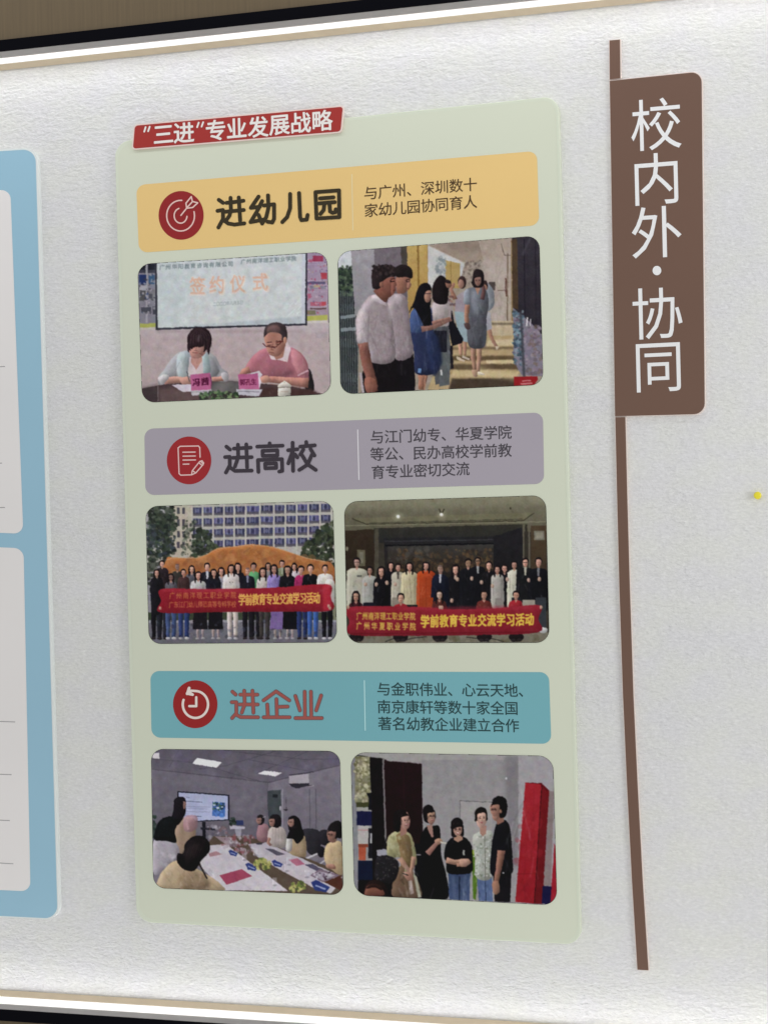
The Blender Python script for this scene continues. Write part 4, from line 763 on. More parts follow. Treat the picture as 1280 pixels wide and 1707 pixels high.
    c.Q([(175, 640), (230, 630), (300, 670), (300, 740), (260, 800), (170, 780), (160, 720)], '1f1d20'); c.spots((175, 645, 290, 780), 40, 3, 7, ['4c4844', '38343a'], al=.7); c.L([(205, 630), (232, 530)], 7, '1a181c'); c.P([(172, 600), (230, 595), (235, 630), (175, 635)], '888690')
    c.Q([(95, 860), (110, 800), (160, 780), (215, 800), (235, 870), (100, 878)], '1f1412'); c.Q([(98, 860), (115, 815), (150, 805), (200, 830), (215, 872), (100, 876)], '6c4438'); c.Q([(110, 830), (140, 800), (190, 810), (205, 840), (160, 825)], '2c1a16')
    # teen girl in black tee
    c.P([(600, 730), (732, 730), (728, 905), (606, 895)], '33405c', col2='3e4c6c'); c.L([(668, 760), (668, 900)], 6, '1c2438'); c.L([(630, 760), (640, 890)], 16, '52607c', al=.6, soft=3); c.L([(700, 760), (695, 890)], 16, '52607c', al=.6, soft=3)
    c.Q([(575, 640), (590, 560), (640, 520), (700, 525), (738, 570), (745, 650), (735, 735), (600, 740), (590, 670)], '0d0d10'); c.limb([(590, 660), (640, 675), (700, 665)], 36, 26, '95705f'); c.limb([(730, 660), (700, 690), (650, 690)], 30, 24, '8a6454'); c.Q([(670, 655), (722, 655), (728, 685), (690, 700), (668, 690)], '9c7a68'); c.R(686, 600, 698, 632, 'a8a8a0', al=.8)
    c.P([(635, 515), (685, 515), (690, 535), (660, 555), (635, 540)], '94705f'); c.Q([(618, 480), (618, 430), (650, 405), (685, 425), (692, 480), (685, 520), (625, 520)], '141012'); c.Q([(628, 470), (655, 460), (682, 470), (682, 500), (658, 524), (634, 505)], 'a17c6e'); c.Q([(622, 470), (640, 430), (680, 435), (686, 465), (655, 462)], '141012'); c.L([(632, 480), (654, 482)], 5, '2a1e1e'); c.L([(660, 482), (680, 478)], 5, '2a1e1e'); c.L([(645, 505), (668, 505)], 6, 'c0a8a4')
    # woman in floral shirt
    c.P([(772, 765), (862, 765), (868, 908), (785, 905)], '48587c', col2='4c5c80'); c.L([(822, 775), (826, 905)], 5, '2a3450'); c.Q([(745, 530), (775, 495), (830, 480), (865, 500), (875, 600), (862, 765), (770, 768), (760, 650)], '8e9088'); c.spots((755, 505, 862, 760), 120, 3, 8, ['5c6454', 'a9aba6', '737a6c', 'b4b6b2', '6a6a62'], al=.7); c.L([(818, 520), (822, 765)], 4, '5c5c54')
    c.P([(790, 455), (830, 455), (826, 500), (808, 520), (790, 500)], '946e62'); c.Q([(758, 410), (762, 365), (795, 342), (828, 360), (835, 405), (828, 425), (765, 430)], '15110f'); c.Q([(766, 400), (790, 370), (818, 370), (832, 400), (826, 440), (800, 472), (775, 448)], 'ad887a'); c.L([(778, 402), (794, 402)], 4, '35221e'); c.L([(808, 400), (824, 400)], 4, '35221e'); c.Q([(786, 430), (818, 428), (804, 444)], 'd0c0bc'); c.L([(800, 408), (802, 420)], 4, '94705f')
    # man in navy polo
    c.P([(868, 740), (978, 740), (972, 915), (878, 910)], '151217'); c.Q([(880, 470), (900, 435), (945, 422), (972, 480), (982, 620), (978, 745), (860, 748), (858, 600)], '121116'); c.limb([(918, 600), (905, 700), (885, 800)], 46, 30, '7c574a'); c.Q([(868, 790), (900, 790), (908, 850), (880, 868), (865, 830)], '85604f'); c.P([(880, 550), (945, 560), (942, 605), (885, 600)], '131218')
    c.P([(880, 400), (930, 395), (935, 430), (895, 450)], '7c574a'); c.Q([(862, 340), (870, 295), (905, 278), (945, 295), (952, 350), (940, 400), (910, 405), (895, 360)], '100d10'); c.Q([(862, 345), (885, 335), (902, 360), (905, 400), (888, 425), (868, 415), (862, 385)], '8c6658'); c.L([(852, 352), (880, 350), (920, 345)], 5, '26282c'); c.E(912, 368, 7, 12, '85604f'); c.E(932, 738, 6, 5, '9a989a')
    head(c, 340, 424, 58, .75, 'a07a6e', '140f11', smile=True, fringe=.18, bun=True)
    head(c, 498, 398, 56, .5, '93705f', '120e10', smile=True, fringe=.2, glasses=True)
    head(c, 657, 476, 60, 0, 'a17c6e', '141012', smile=True, glasses=True, fringe=.36, long=.12)
    head(c, 800, 408, 62, .05, 'ad887a', '15110f', smile=True, fringe=.14)
    head(c, 884, 356, 64, -.9, '8c6658', '100d10', fringe=.2, glasses=True)
    c.Q([(900, 285), (945, 295), (954, 350), (942, 398), (918, 400), (915, 340), (900, 320)], '100d10'); c.E(915, 368, 7, 12, '85604f')
    c.P([(655, 515), (680, 515), (676, 530), (658, 545), (642, 528)], '94705f')
    c.folds(240, 500, 400, 700, 24, .2, 6, .2); c.folds(290, 700, 430, 880, 20, .2, 8, .25); c.folds(600, 740, 860, 900, 22, 0, 8, .2); c.folds(1010, 220, 1150, 900, 24, -.1, 10, .14); c.folds(450, 480, 980, 890, 30, 0, 6, .12); c.grain(3, 3, 2)
    c.a *= 1.0
    return c.done()

# ------------------------------------------------------------------ the wall of rough white felt
def wall_material():
    mt = bpy.data.materials.new('rough_white_wallcovering'); mt.use_nodes = True
    nt = mt.node_tree; N = nt.nodes; Lk = nt.links; b = N['Principled BSDF']
    b.inputs['Roughness'].default_value = 0.62; b.inputs['Specular IOR Level'].default_value = 0.25
    tc = N.new('ShaderNodeTexCoord')
    def noise(sc3, scale, detail, rough=0.5, dist=0.0):
        mp = N.new('ShaderNodeMapping'); mp.inputs['Scale'].default_value = sc3
        Lk.new(tc.outputs['Object'], mp.inputs['Vector'])
        n = N.new('ShaderNodeTexNoise'); n.inputs['Scale'].default_value = scale; n.inputs['Detail'].default_value = detail
        n.inputs['Roughness'].default_value = rough; n.inputs['Distortion'].default_value = dist
        Lk.new(mp.outputs[0], n.inputs['Vector']); return n.outputs['Fac']
    a = noise((1, 1, 2.2), 62, 3.5, 0.6, 0.3)
    f = noise((1, 1, 1.8), 170, 2, 0.5, 0.2)
    g = noise((1, 1, 1), 11, 2)
    m1 = N.new('ShaderNodeMath'); m1.operation = 'MULTIPLY'; m1.inputs[1].default_value = 0.42; Lk.new(f, m1.inputs[0])
    m2 = N.new('ShaderNodeMath'); m2.operation = 'ADD'; Lk.new(a, m2.inputs[0]); Lk.new(m1.outputs[0], m2.inputs[1])
    # the relief is stronger in some patches than in others
    mr = N.new('ShaderNodeMapRange'); Lk.new(g, mr.inputs[0]); mr.inputs[1].default_value = 0.3; mr.inputs[2].default_value = 0.7; mr.inputs[3].default_value = 0.55; mr.inputs[4].default_value = 1.0
    bp = N.new('ShaderNodeBump'); bp.inputs['Distance'].default_value = 0.0036
    Lk.new(mr.outputs[0], bp.inputs['Strength']); Lk.new(m2.outputs[0], bp.inputs['Height']); Lk.new(bp.outputs[0], b.inputs['Normal'])
    big = noise((1, 1, 1), 2.3, 3)
    cr = N.new('ShaderNodeValToRGB'); e = cr.color_ramp.elements
    e[0].position, e[0].color = 0.35, (0.80, 0.803, 0.803, 1)
    e[1].position, e[1].color = 0.65, (0.825, 0.825, 0.81, 1)
    Lk.new(big, cr.inputs[0])
    # faint warm and cool blotches
    hb = noise((1, 1, 1.4), 16, 3); h2 = N.new('ShaderNodeValToRGB'); h2.color_ramp.elements[0].position = .38; h2.color_ramp.elements[1].position = .62
    h2.color_ramp.elements[0].color = (.99, .982, 1.0, 1); h2.color_ramp.elements[1].color = (1.0, 1.0, .97, 1); Lk.new(hb, h2.inputs[0])
    hm = N.new('ShaderNodeMix'); hm.data_type = 'RGBA'; hm.blend_type = 'MULTIPLY'; hm.inputs[0].default_value = 1
    Lk.new(cr.outputs[0], hm.inputs[6]); Lk.new(h2.outputs[0], hm.inputs[7])
    # paler fibre tips: relief contrast put into the colour
    mx = N.new('ShaderNodeMix'); mx.data_type = 'RGBA'; mx.blend_type = 'MULTIPLY'; mx.inputs[0].default_value = 1
    r2 = N.new('ShaderNodeMapRange'); Lk.new(f, r2.inputs[0]); r2.inputs[1].default_value = .3; r2.inputs[2].default_value = .75; r2.inputs[3].default_value = .96; r2.inputs[4].default_value = 1.03
    # short pressed fibres lying mostly sideways, their relief contrast and highlights painted in
    fb = noise((1, 1, 2.6), 120, 2, 0.6, 0.5)
    r3 = N.new('ShaderNodeValToRGB'); e3 = r3.color_ramp.elements; e3[0].position, e3[0].color = .33, (.94, .94, .94, 1); e3[1].position, e3[1].color = .5, (.985, .985, .985, 1)
    q3 = e3.new(.66); q3.color = (1.04, 1.04, 1.04, 1); q4 = e3.new(.76); q4.color = (1.10, 1.10, 1.10, 1); Lk.new(fb, r3.inputs[0])
    m3 = N.new('ShaderNodeMath'); m3.operation = 'MULTIPLY'; Lk.new(r2.outputs[0], m3.inputs[0]); Lk.new(r3.outputs[0], m3.inputs[1])
    cb = N.new('ShaderNodeCombineColor'); [Lk.new(m3.outputs[0], cb.inputs[i]) for i in range(3)]
    Lk.new(hm.outputs[2], mx.inputs[6]); Lk.new(cb.outputs[0], mx.inputs[7]); Lk.new(mx.outputs[2], b.inputs['Base Color'])
    return mt

XL, XR = -2.4, 0.9
# heights where the wall field ends, from the photograph (taken at mid picture)
ZT = float((U(0, 119.5)[2] + U(640, 53.5)[2] + U(1060, -1)[2]) / 3)
ZB = float((U(0, 1652)[2] + U(640, 1688)[2] + U(860, 1703)[2]) / 3)
def slab(name, x0, x1, z0, z1, y0, y1, mat, kind=None, parent=None):
    V = [(x, y, z) for x in (x0, x1) for y in (y0, y1) for z in (z0, z1)]
    Fs = [(0, 1, 3, 2), (4, 6, 7, 5), (0, 4, 5, 1), (2, 3, 7, 6), (0, 2, 6, 4), (1, 5, 7, 3)]
    o = mesh_obj(name, V, Fs, mat, parent)
    bm = bmesh.new(); bm.from_mesh(o.data); bmesh.ops.recalc_face_normals(bm, faces=bm.faces); bm.to_mesh(o.data); bm.free()
    if kind: o['kind'] = kind
    return o
wall = slab('wall', XL, XR, ZB - 0.02, ZT + 0.02, 0.0, 0.02, wall_material(), 'structure')

def wood_material(name, c1, c2):
    mt = bpy.data.materials.new(name); mt.use_nodes = True
    nt = mt.node_tree; N = nt.nodes; Lk = nt.links; b = N['Principled BSDF']; b.inputs['Roughness'].default_value = .55
    tc = N.new('ShaderNodeTexCoord'); mp = N.new('ShaderNodeMapping'); mp.inputs['Scale'].default_value = (60, 60, 1.5)
    Lk.new(tc.outputs['Object'], mp.inputs['Vector'])
    n = N.new('ShaderNodeTexNoise'); n.inputs['Scale'].default_value = 3; n.inputs['Detail'].default_value = 5; Lk.new(mp.outputs[0], n.inputs['Vector'])
    cr = N.new('ShaderNodeValToRGB'); cr.color_ramp.elements[0].color = (*c1, 1); cr.color_ramp.elements[1].color = (*c2, 1)
    cr.color_ramp.elements[0].position = .3; cr.color_ramp.elements[1].position = .7
    Lk.new(n.outputs['Fac'], cr.inputs[0]); Lk.new(cr.outputs[0], b.inputs['Base Color'])
    return mt
wood = wood_material('tan_veneer', (0.10, 0.067, 0.028), (0.13, 0.089, 0.038))

# ------------------------------------------------------------------ lit trims above and below the wall field
M_black = node_mat('black_metal', (0.004, 0.004, 0.006), .8, .03)
M_grey = node_mat('brushed_aluminium', (0.36, 0.34, 0.33), .45, .5, mottle=.1)
M_cream = node_mat('cream_lip', (0.70, 0.58, 0.42), .5, .2, mottle=.08, mscale=30)
def led(sign, z0, za, zb):
    """frosted diffuser: the row of diodes behind it glows strongest along its middle"""
    mt = node_mat('led_diffuser', (0.8, 0.77, 0.7), .5, .2)
    nt = mt.node_tree; N = nt.nodes; b = N['Principled BSDF']
    tc = N.new('ShaderNodeTexCoord'); sp = N.new('ShaderNodeSeparateXYZ'); nt.links.new(tc.outputs['Object'], sp.inputs[0])
    mr = N.new('ShaderNodeMapRange'); nt.links.new(sp.outputs['Z'], mr.inputs[0])
    mr.inputs[1].default_value = z0 + sign * za; mr.inputs[2].default_value = z0 + sign * zb
    cr = N.new('ShaderNodeValToRGB'); nt.links.new(mr.outputs[0], cr.inputs[0])
    e = cr.color_ramp.elements; e[0].color = (.02, .02, .02, 1); e[1].color = (.015, .015, .015, 1)
    for p_, v_ in ((.22, .08), (.42, 1), (.66, 1), (.84, .07)): q_ = e.new(p_); q_.color = (v_, v_, v_, 1)
    mu = N.new('ShaderNodeMath'); mu.operation = 'MULTIPLY'; mu.inputs[1].default_value = 9.0 if sign > 0 else 12.0; nt.links.new(cr.outputs[0], mu.inputs[0])
    b.inputs['Emission Color'].default_value = (.985, .98, 1, 1); nt.links.new(mu.outputs[0], b.inputs['Emission Strength'])
    return mt
def trim(sign, z0, label):
    """sign +1: runs along the top and shines down; -1: along the bottom and shines up"""
    t = thing('light_trim', label, 'light trim', (-0.75, 0, z0))
    k_ = 0.0053 if sign > 0 else 0.0072            # the lower diffuser is a little taller
    zl = 0.0055 + k_
    def strip(name, pts, mat):
        V, Fs = [], []
        pts = [(-y, z0 + sign * z) for y, z in pts]
        n = len(pts)
        for x in (XL, XR): V += [(x, y, z) for y, z in pts]
        for i in range(n): Fs.append((i, (i + 1) % n, n + (i + 1) % n, n + i))
        Fs += [tuple(range(n)), tuple(range(n, 2 * n))]
        o = mesh_obj(name, V, Fs, mat, t)
        bm = bmesh.new(); bm.from_mesh(o.data); bmesh.ops.recalc_face_normals(bm, faces=bm.faces); bm.to_mesh(o.data); bm.free()
    T_ = 0.028
    strip('inner_lip', [(0.0005, 0.0), (0.003, -0.0012), (0.0148, 0.0054), (0.0148, T_), (0.0005, T_)], M_cream)
    strip('light_diffuser', [(0.0151, 0.0056), (0.0329, zl), (0.0329, T_), (0.0151, T_)], led(sign, z0, 0.0055, zl))
    gy = 0.0535 if sign > 0 else 0.047
    strip('metal_lip', [(0.0331, zl + .0001), (gy, zl + 0.0046), (gy, T_), (0.0331, T_)], M_grey)
    strip('outer_frame', [(gy + .0003, zl + .0040), (gy + .0025, zl + 0.0046), (gy + .0025, zl + 0.0226), (0.03, zl + 0.0226), (0.03, T_ + 0.0004), (gy + .0003, T_ + 0.0004)], M_black)
    return ZT if sign > 0 else ZB
trim(1, ZT, 'glowing white strip light in a slim frame along the top of the wall')
trim(-1, ZB, 'glowing white strip light in a slim frame along the bottom of the wall')
up = slab('upper_wall', XL, XR, ZT + 0.0334, ZT + 1.0, -0.050, 0.02, wood, 'structure')
lo = slab('lower_wall', XL, XR, 0.0, ZB - 0.0353, -0.0450, 0.02, wood, 'structure')

# ------------------------------------------------------------------ light level used to turn seen print colours into inks
def ink(col, k=0.62): return tuple(np.clip(lin(col) / k, 0, 0.9))
def printed(name, col, k=0.62, rough=.45, spec=.3, mottle=.035, mscale=5): return node_mat(name, ink(col, k), rough, spec, mottle, mscale)

# ------------------------------------------------------------------ blue panel cut by the left edge
bx = thing('display_panel', 'blue panel with white text cards, cut off by the left edge of the picture', 'panel', U(-100, 1520))
q = [(-300, 268), (62, 245.5), (99, 1534), (-300, 1514)]
DB = 0.011
M_rimw = node_mat('white_acrylic_edge', (0.86, 0.90, 0.88), .3, .5)
prism('acrylic_plate', rquad(q, (0, 22, 24, 0)), 0.0, DB, M_rimw, bx)
qi = [(-298, 270), (59.5, 248.5), (96.5, 1531.5), (-298, 1512)]
sheet('printed_face', rquad(qi, (0, 21, 22, 0)), DB + .0004, printed('blue_print', '7d9eae', .58), bx)
M_card = printed('card_print', 'c2bfbd', .60)
M_rule = printed('rule_print', '817f80', .60)
c1 = sheet('text_card', rquad([(-296, 332), (18, 316), (39.5, 890), (-296, 874)], (0, 16, 16, 0)), DB + .0006, M_card, bx)
c2 = sheet('text_card', rquad([(-296, 900), (40, 914), (51.5, 1486), (-296, 1470)], (0, 16, 16, 0)), DB + .0006, M_card, bx)
for card, ls in ((c1, [(611, 9), (772, 4), (846, 9)]), (c2, [(1203.5, 26), (1291.5, 20), (1368, 17), (1440, 23)])):
    for y, x in ls:
        s_ = (853 - y) / 8800
        a = np.array([(-294, y + 294 * s_), (x, y - .6), (x, y + .6), (-294, y + 294 * s_ + 1.2)])
        r_ = sheet('rule_line', a, DB + .0008, M_rule, card)
        r_.matrix_parent_inverse = card.matrix_world.inverted()

# ------------------------------------------------------------------ green information board
gp = thing('information_board', 'pale green board of six photographs, three colour bars and a red title', 'board', U(598, 1556))
DG = 0.011
q = [(191.5, 236), (930.5, 159.5), (968, 1575), (228, 1537)]
M_rimg = node_mat('pale_green_acrylic_edge', (0.74, 0.79, 0.64), .3, .5)  # pale rim colour also stands in for the glow of the acrylic edge
plate = prism('acrylic_plate', rquad(q, 26), 0.0, DG, M_rimg, gp, bevel=.0012)
qi = [(197.0, 241.5), (925.5, 165.5), (962.5, 1568.5), (234, 1531.5)]
def board_print(name, col, k):
    mt = printed(name, col, k, .38, .45, .05, 1.6)
    return mt
sheet('printed_face', rquad(qi, 24), DG + .0003, board_print('green_print', 'b2b6a5', .61), gp)

def child(o, parent):
    o.parent = parent; o.matrix_parent_inverse = parent.matrix_world.inverted(); return o
bpy.context.view_layer.update()

# red title plate
tq = [(223.5, 207.5), (573.5, 175.5), (569.5, 221), (220, 250)]
tp = prism('title_plate', rquad(tq, 6, 5), DG + .0006, DG + .0046, node_mat('pale_pink_acrylic_edge', (0.9, 0.72, 0.66), .3, .5), gp)
ti = [(225.3, 209.5), (571.5, 177.8), (567.6, 219), (222, 247.8)]
child(sheet('printed_face', rquad(ti, 5, 5), DG + .0049, printed('title_red', '8c2824', .66), ), tp)
tx = [('“', 246.5, 226.5), ('三', 272.8, 223.5), ('进', 306.8, 221), ('”', 337, 217), ('专', 360, 217), ('业', 394.7, 214), ('发', 430.5, 211.5), ('展', 466, 207.5), ('战', 501, 204.5), ('略', 536.8, 201)]
M_tw = printed('title_white', 'dccdc8', .72)
V1 = []
for t_ in tx:
    if t_[0] not in '“”': child(lettering('character', [t_], 35.5, DG + .0053, M_tw, None, bold=.02, emy=36.5), tp)
for nm, st in (('opening_quote', [[(243.2, 212), (240.9, 219.4)], [(250, 211.2), (247.4, 218.8)]]), ('closing_quote', [[(331.6, 204.5), (329, 212)], [(339, 203.8), (336.4, 211)]])):
    V, Fs = strokes_mesh(st, 2.9, DG + .0053, step=.00001)
    child(mesh_obj(nm, V, Fs, M_tw), tp)

# colour bars
def bar(q, col, label, icon_col, disc, lines, cap_col, head, head_w, head_col, divider, icon, under=None, k=.60):
    b = sheet('colour_bar', rquad(q, 15), DG + .0005, printed('bar_' + label.split()[0], col, k), gp, label)
    def ch(o): return child(o, b)
    cx, cy, rx, ry = disc
    ch(sheet('icon_disc', np.array(arc(cx, cy, rx, ry, 0, 360, 64)[:-1]), DG + .0007, printed('disc_red_' + label.split()[0], icon_col, k)))
    V, Fs = strokes_mesh([(s if isinstance(s, tuple) else (s, icon[1])) for s in icon[0]], icon[1], DG + .0008, step=.00001)
    ch(mesh_obj('icon_mark', V, Fs, printed('icon_pale_' + label.split()[0], icon[2], k)))
    (x0, y0), (x1, y1), dc = divider
    ch(sheet('divider_line', np.array([(x0 - .8, y0), (x0 + .8, y0), (x1 + .8, y1), (x1 - .8, y1)]), DG + .0007, printed('divider_' + label.split()[0], dc, k)))
    if under:
        V, Fs = strokes_mesh(head, head_w + 2.0, DG + .0007, step=.00001)
        ch(mesh_obj('heading_outline', V, Fs, printed('heading_outline_' + label.split()[0], under, k)))
    V, Fs = strokes_mesh(head, head_w, DG + .00095, step=.00001)
    ch(mesh_obj('heading', V, Fs, printed('heading_' + label.split()[0], head_col, k)))
    cm = printed('caption_' + label.split()[0], cap_col, k)
    for s, x0, y0, x1, y1, em in lines:
        ch(lettering('caption_line', line_of(s, x0, y0, x1, y1), em, DG + .0007, cm, None, bold=.007))
    return b
H = lambda s, ox, oy, L_: [sc_(s, ox, oy, p) for p in L_]
# first bar
head1 = H(3.368, 210, 160, [
    [(522, 583), (546, 600)], [(565, 600), (598, 597), (660, 588)], [(558, 650), (662, 640)], [(588, 572), (590, 640), (582, 672), (562, 700)], [(634, 570), (642, 700)],
    [(515, 645), (545, 640), (546, 690), (520, 738)], [(546, 695), (575, 716), (610, 722), (665, 715)],
    [(745, 565), (702, 628), (752, 622)], [(765, 590), (735, 650), (700, 708), (768, 695)], [(745, 668), (765, 715)], [(775, 615), (832, 608), (832, 690), (822, 710), (795, 706)], [(798, 558), (800, 630), (788, 680), (765, 716)],
    [(922, 550), (922, 630), (905, 680), (878, 708)], [(972, 545), (978, 680), (985, 697), (1015, 694), (1020, 668)],
    [(1064, 540), (1196, 530), (1198, 680), (1070, 688), (1064, 540)], [(1090, 575), (1165, 569)], [(1085, 603), (1172, 596)], [(1114, 606), (1110, 640), (1092, 662)], [(1142, 603), (1146, 648), (1160, 656), (1176, 652), (1178, 636)]])
icon1 = (H(3.368, 210, 160, [arc(308, 672, 78, 86, -15, 275, 44),
    arc(308, 672, 36, 42, 5, 255, 26), [(310, 670), (342, 630)], [(342, 630), (338, 602), (368, 565), (374, 592), (404, 600), (376, 626), (342, 630)], [(346, 624), (372, 596)]]), 2.3, 'cda39c')
bar([(227.5, 308.5), (894.5, 251.5), (898.5, 375.5), (232, 421.5)], 'cba56c', 'ochre bar with a target icon', '7a1a1c', (302.3, 359, 37.5, 40.6),
    [('与广州、深圳数十', 618, 321.5, 783.5, 307.5, 24), ('家幼儿园协同育人', 618.5, 350.5, 783.5, 336.5, 24)], '402e18', head1, 6.5, '2a2312', ((586.6, 290), (588.3, 384), 'd2b48c'), icon1, k=.60)
# second bar
head2 = H(3.657, 230, 680, [
    [(540, 236), (562, 254)], [(586, 248), (688, 242)], [(580, 304), (694, 300)], [(610, 224), (612, 300), (592, 358)], [(661, 222), (666, 362)], [(532, 300), (560, 298), (561, 350), (537, 394)], [(561, 362), (592, 384), (694, 382)],
    [(728, 236), (882, 230)], [(803, 216), (804, 232)], [(760, 262), (850, 258), (850, 290), (761, 292), (760, 262)], [(735, 390), (732, 318), (878, 312), (880, 384), (862, 388)], [(776, 340), (842, 338), (843, 366), (777, 368), (776, 340)],
    [(916, 258), (972, 252)], [(943, 212), (946, 384)], [(940, 272), (917, 338)], [(958, 284), (972, 302)], [(990, 236), (1078, 228)], [(1026, 208), (1028, 230)], [(1008, 254), (990, 284)], [(1052, 250), (1076, 290)], [(1060, 286), (1034, 346), (984, 378)], [(1003, 292), (1034, 344), (1084, 378)]])
icon2 = (H(3.657, 230, 680, [[(380, 300), (378, 242), (370, 232), (258, 234), (246, 244), (252, 400), (262, 410), (322, 408)], [(275, 270), (350, 269)], [(276, 294), (351, 293)], [(276, 318), (352, 317)], [(277, 343), (312, 342)],
    [(328, 408), (332, 384), (378, 326), (392, 322), (402, 336), (398, 346), (354, 396), (328, 408)], [(372, 334), (392, 350)], [(384, 326), (398, 342)], [(336, 384), (350, 394)]]), 1.9, 'd0a29e')
bar([(241, 715), (904.5, 687.5), (906.5, 806.5), (243, 825.5)], '8a848c', 'mauve grey bar with a document and pencil icon', '821c20', (315.5, 767.5, 37, 39.8),
    [('与江门幼专、华夏学院', 628.6, 728.5, 841, 720.5, 24), ('等公、民办高校学前教', 628.5, 757, 841, 750.5, 24), ('育专业密切交流', 630.2, 787, 771, 781.5, 24)], '38343a', head2, 6.2, '2e282f', ((596.2, 716), (598.3, 800), 'c2bcc4'), icon2, k=.575)
# third bar
head3 = H(3.657, 240, 1100, [
    [(540, 194), (560, 212)], [(588, 212), (692, 212)], [(584, 272), (694, 272)], [(612, 188), (615, 270), (597, 322)], [(662, 188), (668, 322)], [(536, 258), (564, 258), (564, 325), (538, 355)], [(564, 334), (590, 349), (696, 350)],
    [(730, 247), (806, 192), (886, 247)], [(808, 240), (811, 345)], [(812, 287), (876, 285)], [(752, 272), (756, 345)], [(730, 350), (888, 350)],
    [(980, 194), (982, 346)], [(1018, 194), (1020, 346)], [(924, 355), (1084, 355)], [(923, 220), (951, 308)], [(1080, 217), (1050, 308)]])
icon3 = (H(3.657, 240, 1100, [arc(315, 272, 77, 82, 203, 292 - 360, 40), [(300, 190), (330, 194)], [(275, 172), (264, 208)], [(320, 228), (320, 282), (278, 282)]]) , 4.0, 'd8b4ae')
icon3[0][0] = sc_(3.657, 240, 1100, arc(315, 272, 77, 82, 200, -90, 44))
icon3[0][1:2] = [(sc_(3.657, 240, 1100, [(318, 190), (288, 188)]), 4.0), (sc_(3.657, 240, 1100, [(264, 205), (277, 171)]), 3.4), (sc_(3.657, 240, 1100, [(277, 171), (274, 196), (298, 212), (264, 205)]), 4.4)]
bar([(251, 1118.5), (914.5, 1120.5), (918.5, 1240), (253, 1229.5)], '609097', 'teal bar with a clock arrow icon', '7c1616', (325.8, 1174, 37, 39.9),
    [('与金职伟业、心云天地、', 639.6, 1148.5, 875, 1151, 24), ('南京康轩等数十家全国', 640, 1178, 852, 1180.5, 24), ('著名幼教企业建立合作', 641.5, 1206, 853.5, 1209.5, 24)], '1a3436', head3, 4.6, '84443e', ((607.3, 1134), (608.8, 1218), '9cc0c0'), icon3, under='5c4c4e', k=.575)

# photographs printed on the board
M_line = node_mat('photo_outline', (0.02, 0.02, 0.016), .6, .1)
def photo(draw, ox, oy, s, q, r, label, k, ln='45453c'):
    img = draw()                                   # rows x cols x 3, sRGB 0..255
    pts = rquad(q, r, 8)
    x0, y0 = np.floor(pts.min(0)); x1, y1 = np.ceil(pts.max(0))
    st = 0.9
    nx, ny = int((x1 - x0) / st) + 1, int((y1 - y0) / st) + 1
    gx, gy = np.meshgrid(x0 + np.arange(nx) * st, y0 + np.arange(ny) * st)
    W = U(gx.ravel(), gy.ravel(), DG + .0010)
    # ink from the canvas, bilinear
    u = np.clip((gx.ravel() - ox) * s * Canvas.S - .5, 0, img.shape[1] - 1.001); v = np.clip((gy.ravel() - oy) * s * Canvas.S - .5, 0, img.shape[0] - 1.001)
    ui, vi = u.astype(int), v.astype(int); fu, fv = (u - ui)[:, None], (v - vi)[:, None]
    col = img[vi, ui] * (1 - fu) * (1 - fv) + img[vi, ui + 1] * fu * (1 - fv) + img[vi + 1, ui] * (1 - fu) * fv + img[vi + 1, ui + 1] * fu * fv
    col = np.clip(lin(col) / k, 0, .95)
    # keep the cells inside the rounded outline
    cx, cy = (gx + st / 2).ravel(), (gy + st / 2).ravel()
    ins = np.zeros(cx.shape, bool); n = len(pts)
    for i in range(n):
        ax, ay = pts[i]; bx_, by_ = pts[(i + 1) % n]
        if ay == by_: continue
        ins ^= ((cy < ay) != (cy < by_)) & (cx < ax + (cy - ay) * (bx_ - ax) / (by_ - ay))
    ins = ins.reshape(ny, nx)[:-1, :-1]
    jj, ii = np.nonzero(ins); a = jj * nx + ii
    Fs = np.stack([a, a + nx, a + nx + 1, a + 1], -1)
    used = np.unique(Fs); rm = np.full(nx * ny, -1); rm[used] = np.arange(len(used))
    Fs = rm[Fs]; W = W[used]; col = col[used]
    me = bpy.data.meshes.new('photo_print')
    me.vertices.add(len(W)); me.vertices.foreach_set('co', W.astype(np.float32).ravel())
    me.loops.add(Fs.size); me.loops.foreach_set('vertex_index', Fs.astype(np.int32).ravel())
    me.polygons.add(len(Fs)); me.polygons.foreach_set('loop_start', np.arange(0, Fs.size, 4, dtype=np.int32)); me.polygons.foreach_set('loop_total', np.full(len(Fs), 4, np.int32))
    me.update(calc_edges=True)
    at = me.color_attributes.new('ink', 'FLOAT_COLOR', 'POINT')
    at.data.foreach_set('color', np.concatenate([col, np.ones((len(col), 1))], 1).astype(np.float32).ravel())
    mt = bpy.data.materials.get('photo_print')
    if not mt:
        mt = bpy.data.materials.new('photo_print'); mt.use_nodes = True
        b = mt.node_tree.nodes['Principled BSDF']; b.inputs['Roughness'].default_value = .4; b.inputs['Specular IOR Level'].default_value = .12
        vc = mt.node_tree.nodes.new('ShaderNodeVertexColor'); vc.layer_name = 'ink'
        mt.node_tree.links.new(vc.outputs['Color'], b.inputs['Base Color'])
    me.materials.append(mt)
    o = bpy.data.objects.new('photo_print', me); C.objects.link(o)
    o.parent = gp; o.matrix_parent_inverse = Matrix.Translation(-Vector(gp.location)); o['label'] = label
    bpy.context.view_layer.update()
    # thin dark outline over its edge
    c = pts.mean(0); nx_ = np.roll(pts, -1, 0) - np.roll(pts, 1, 0); nx_ /= np.linalg.norm(nx_, axis=1)[:, None]
    nn = np.stack([nx_[:, 1], -nx_[:, 0]], -1)
    child(band('outline', pts + nn * .5, pts - nn * 1.1, DG + .0007, M_line), o)
    return o
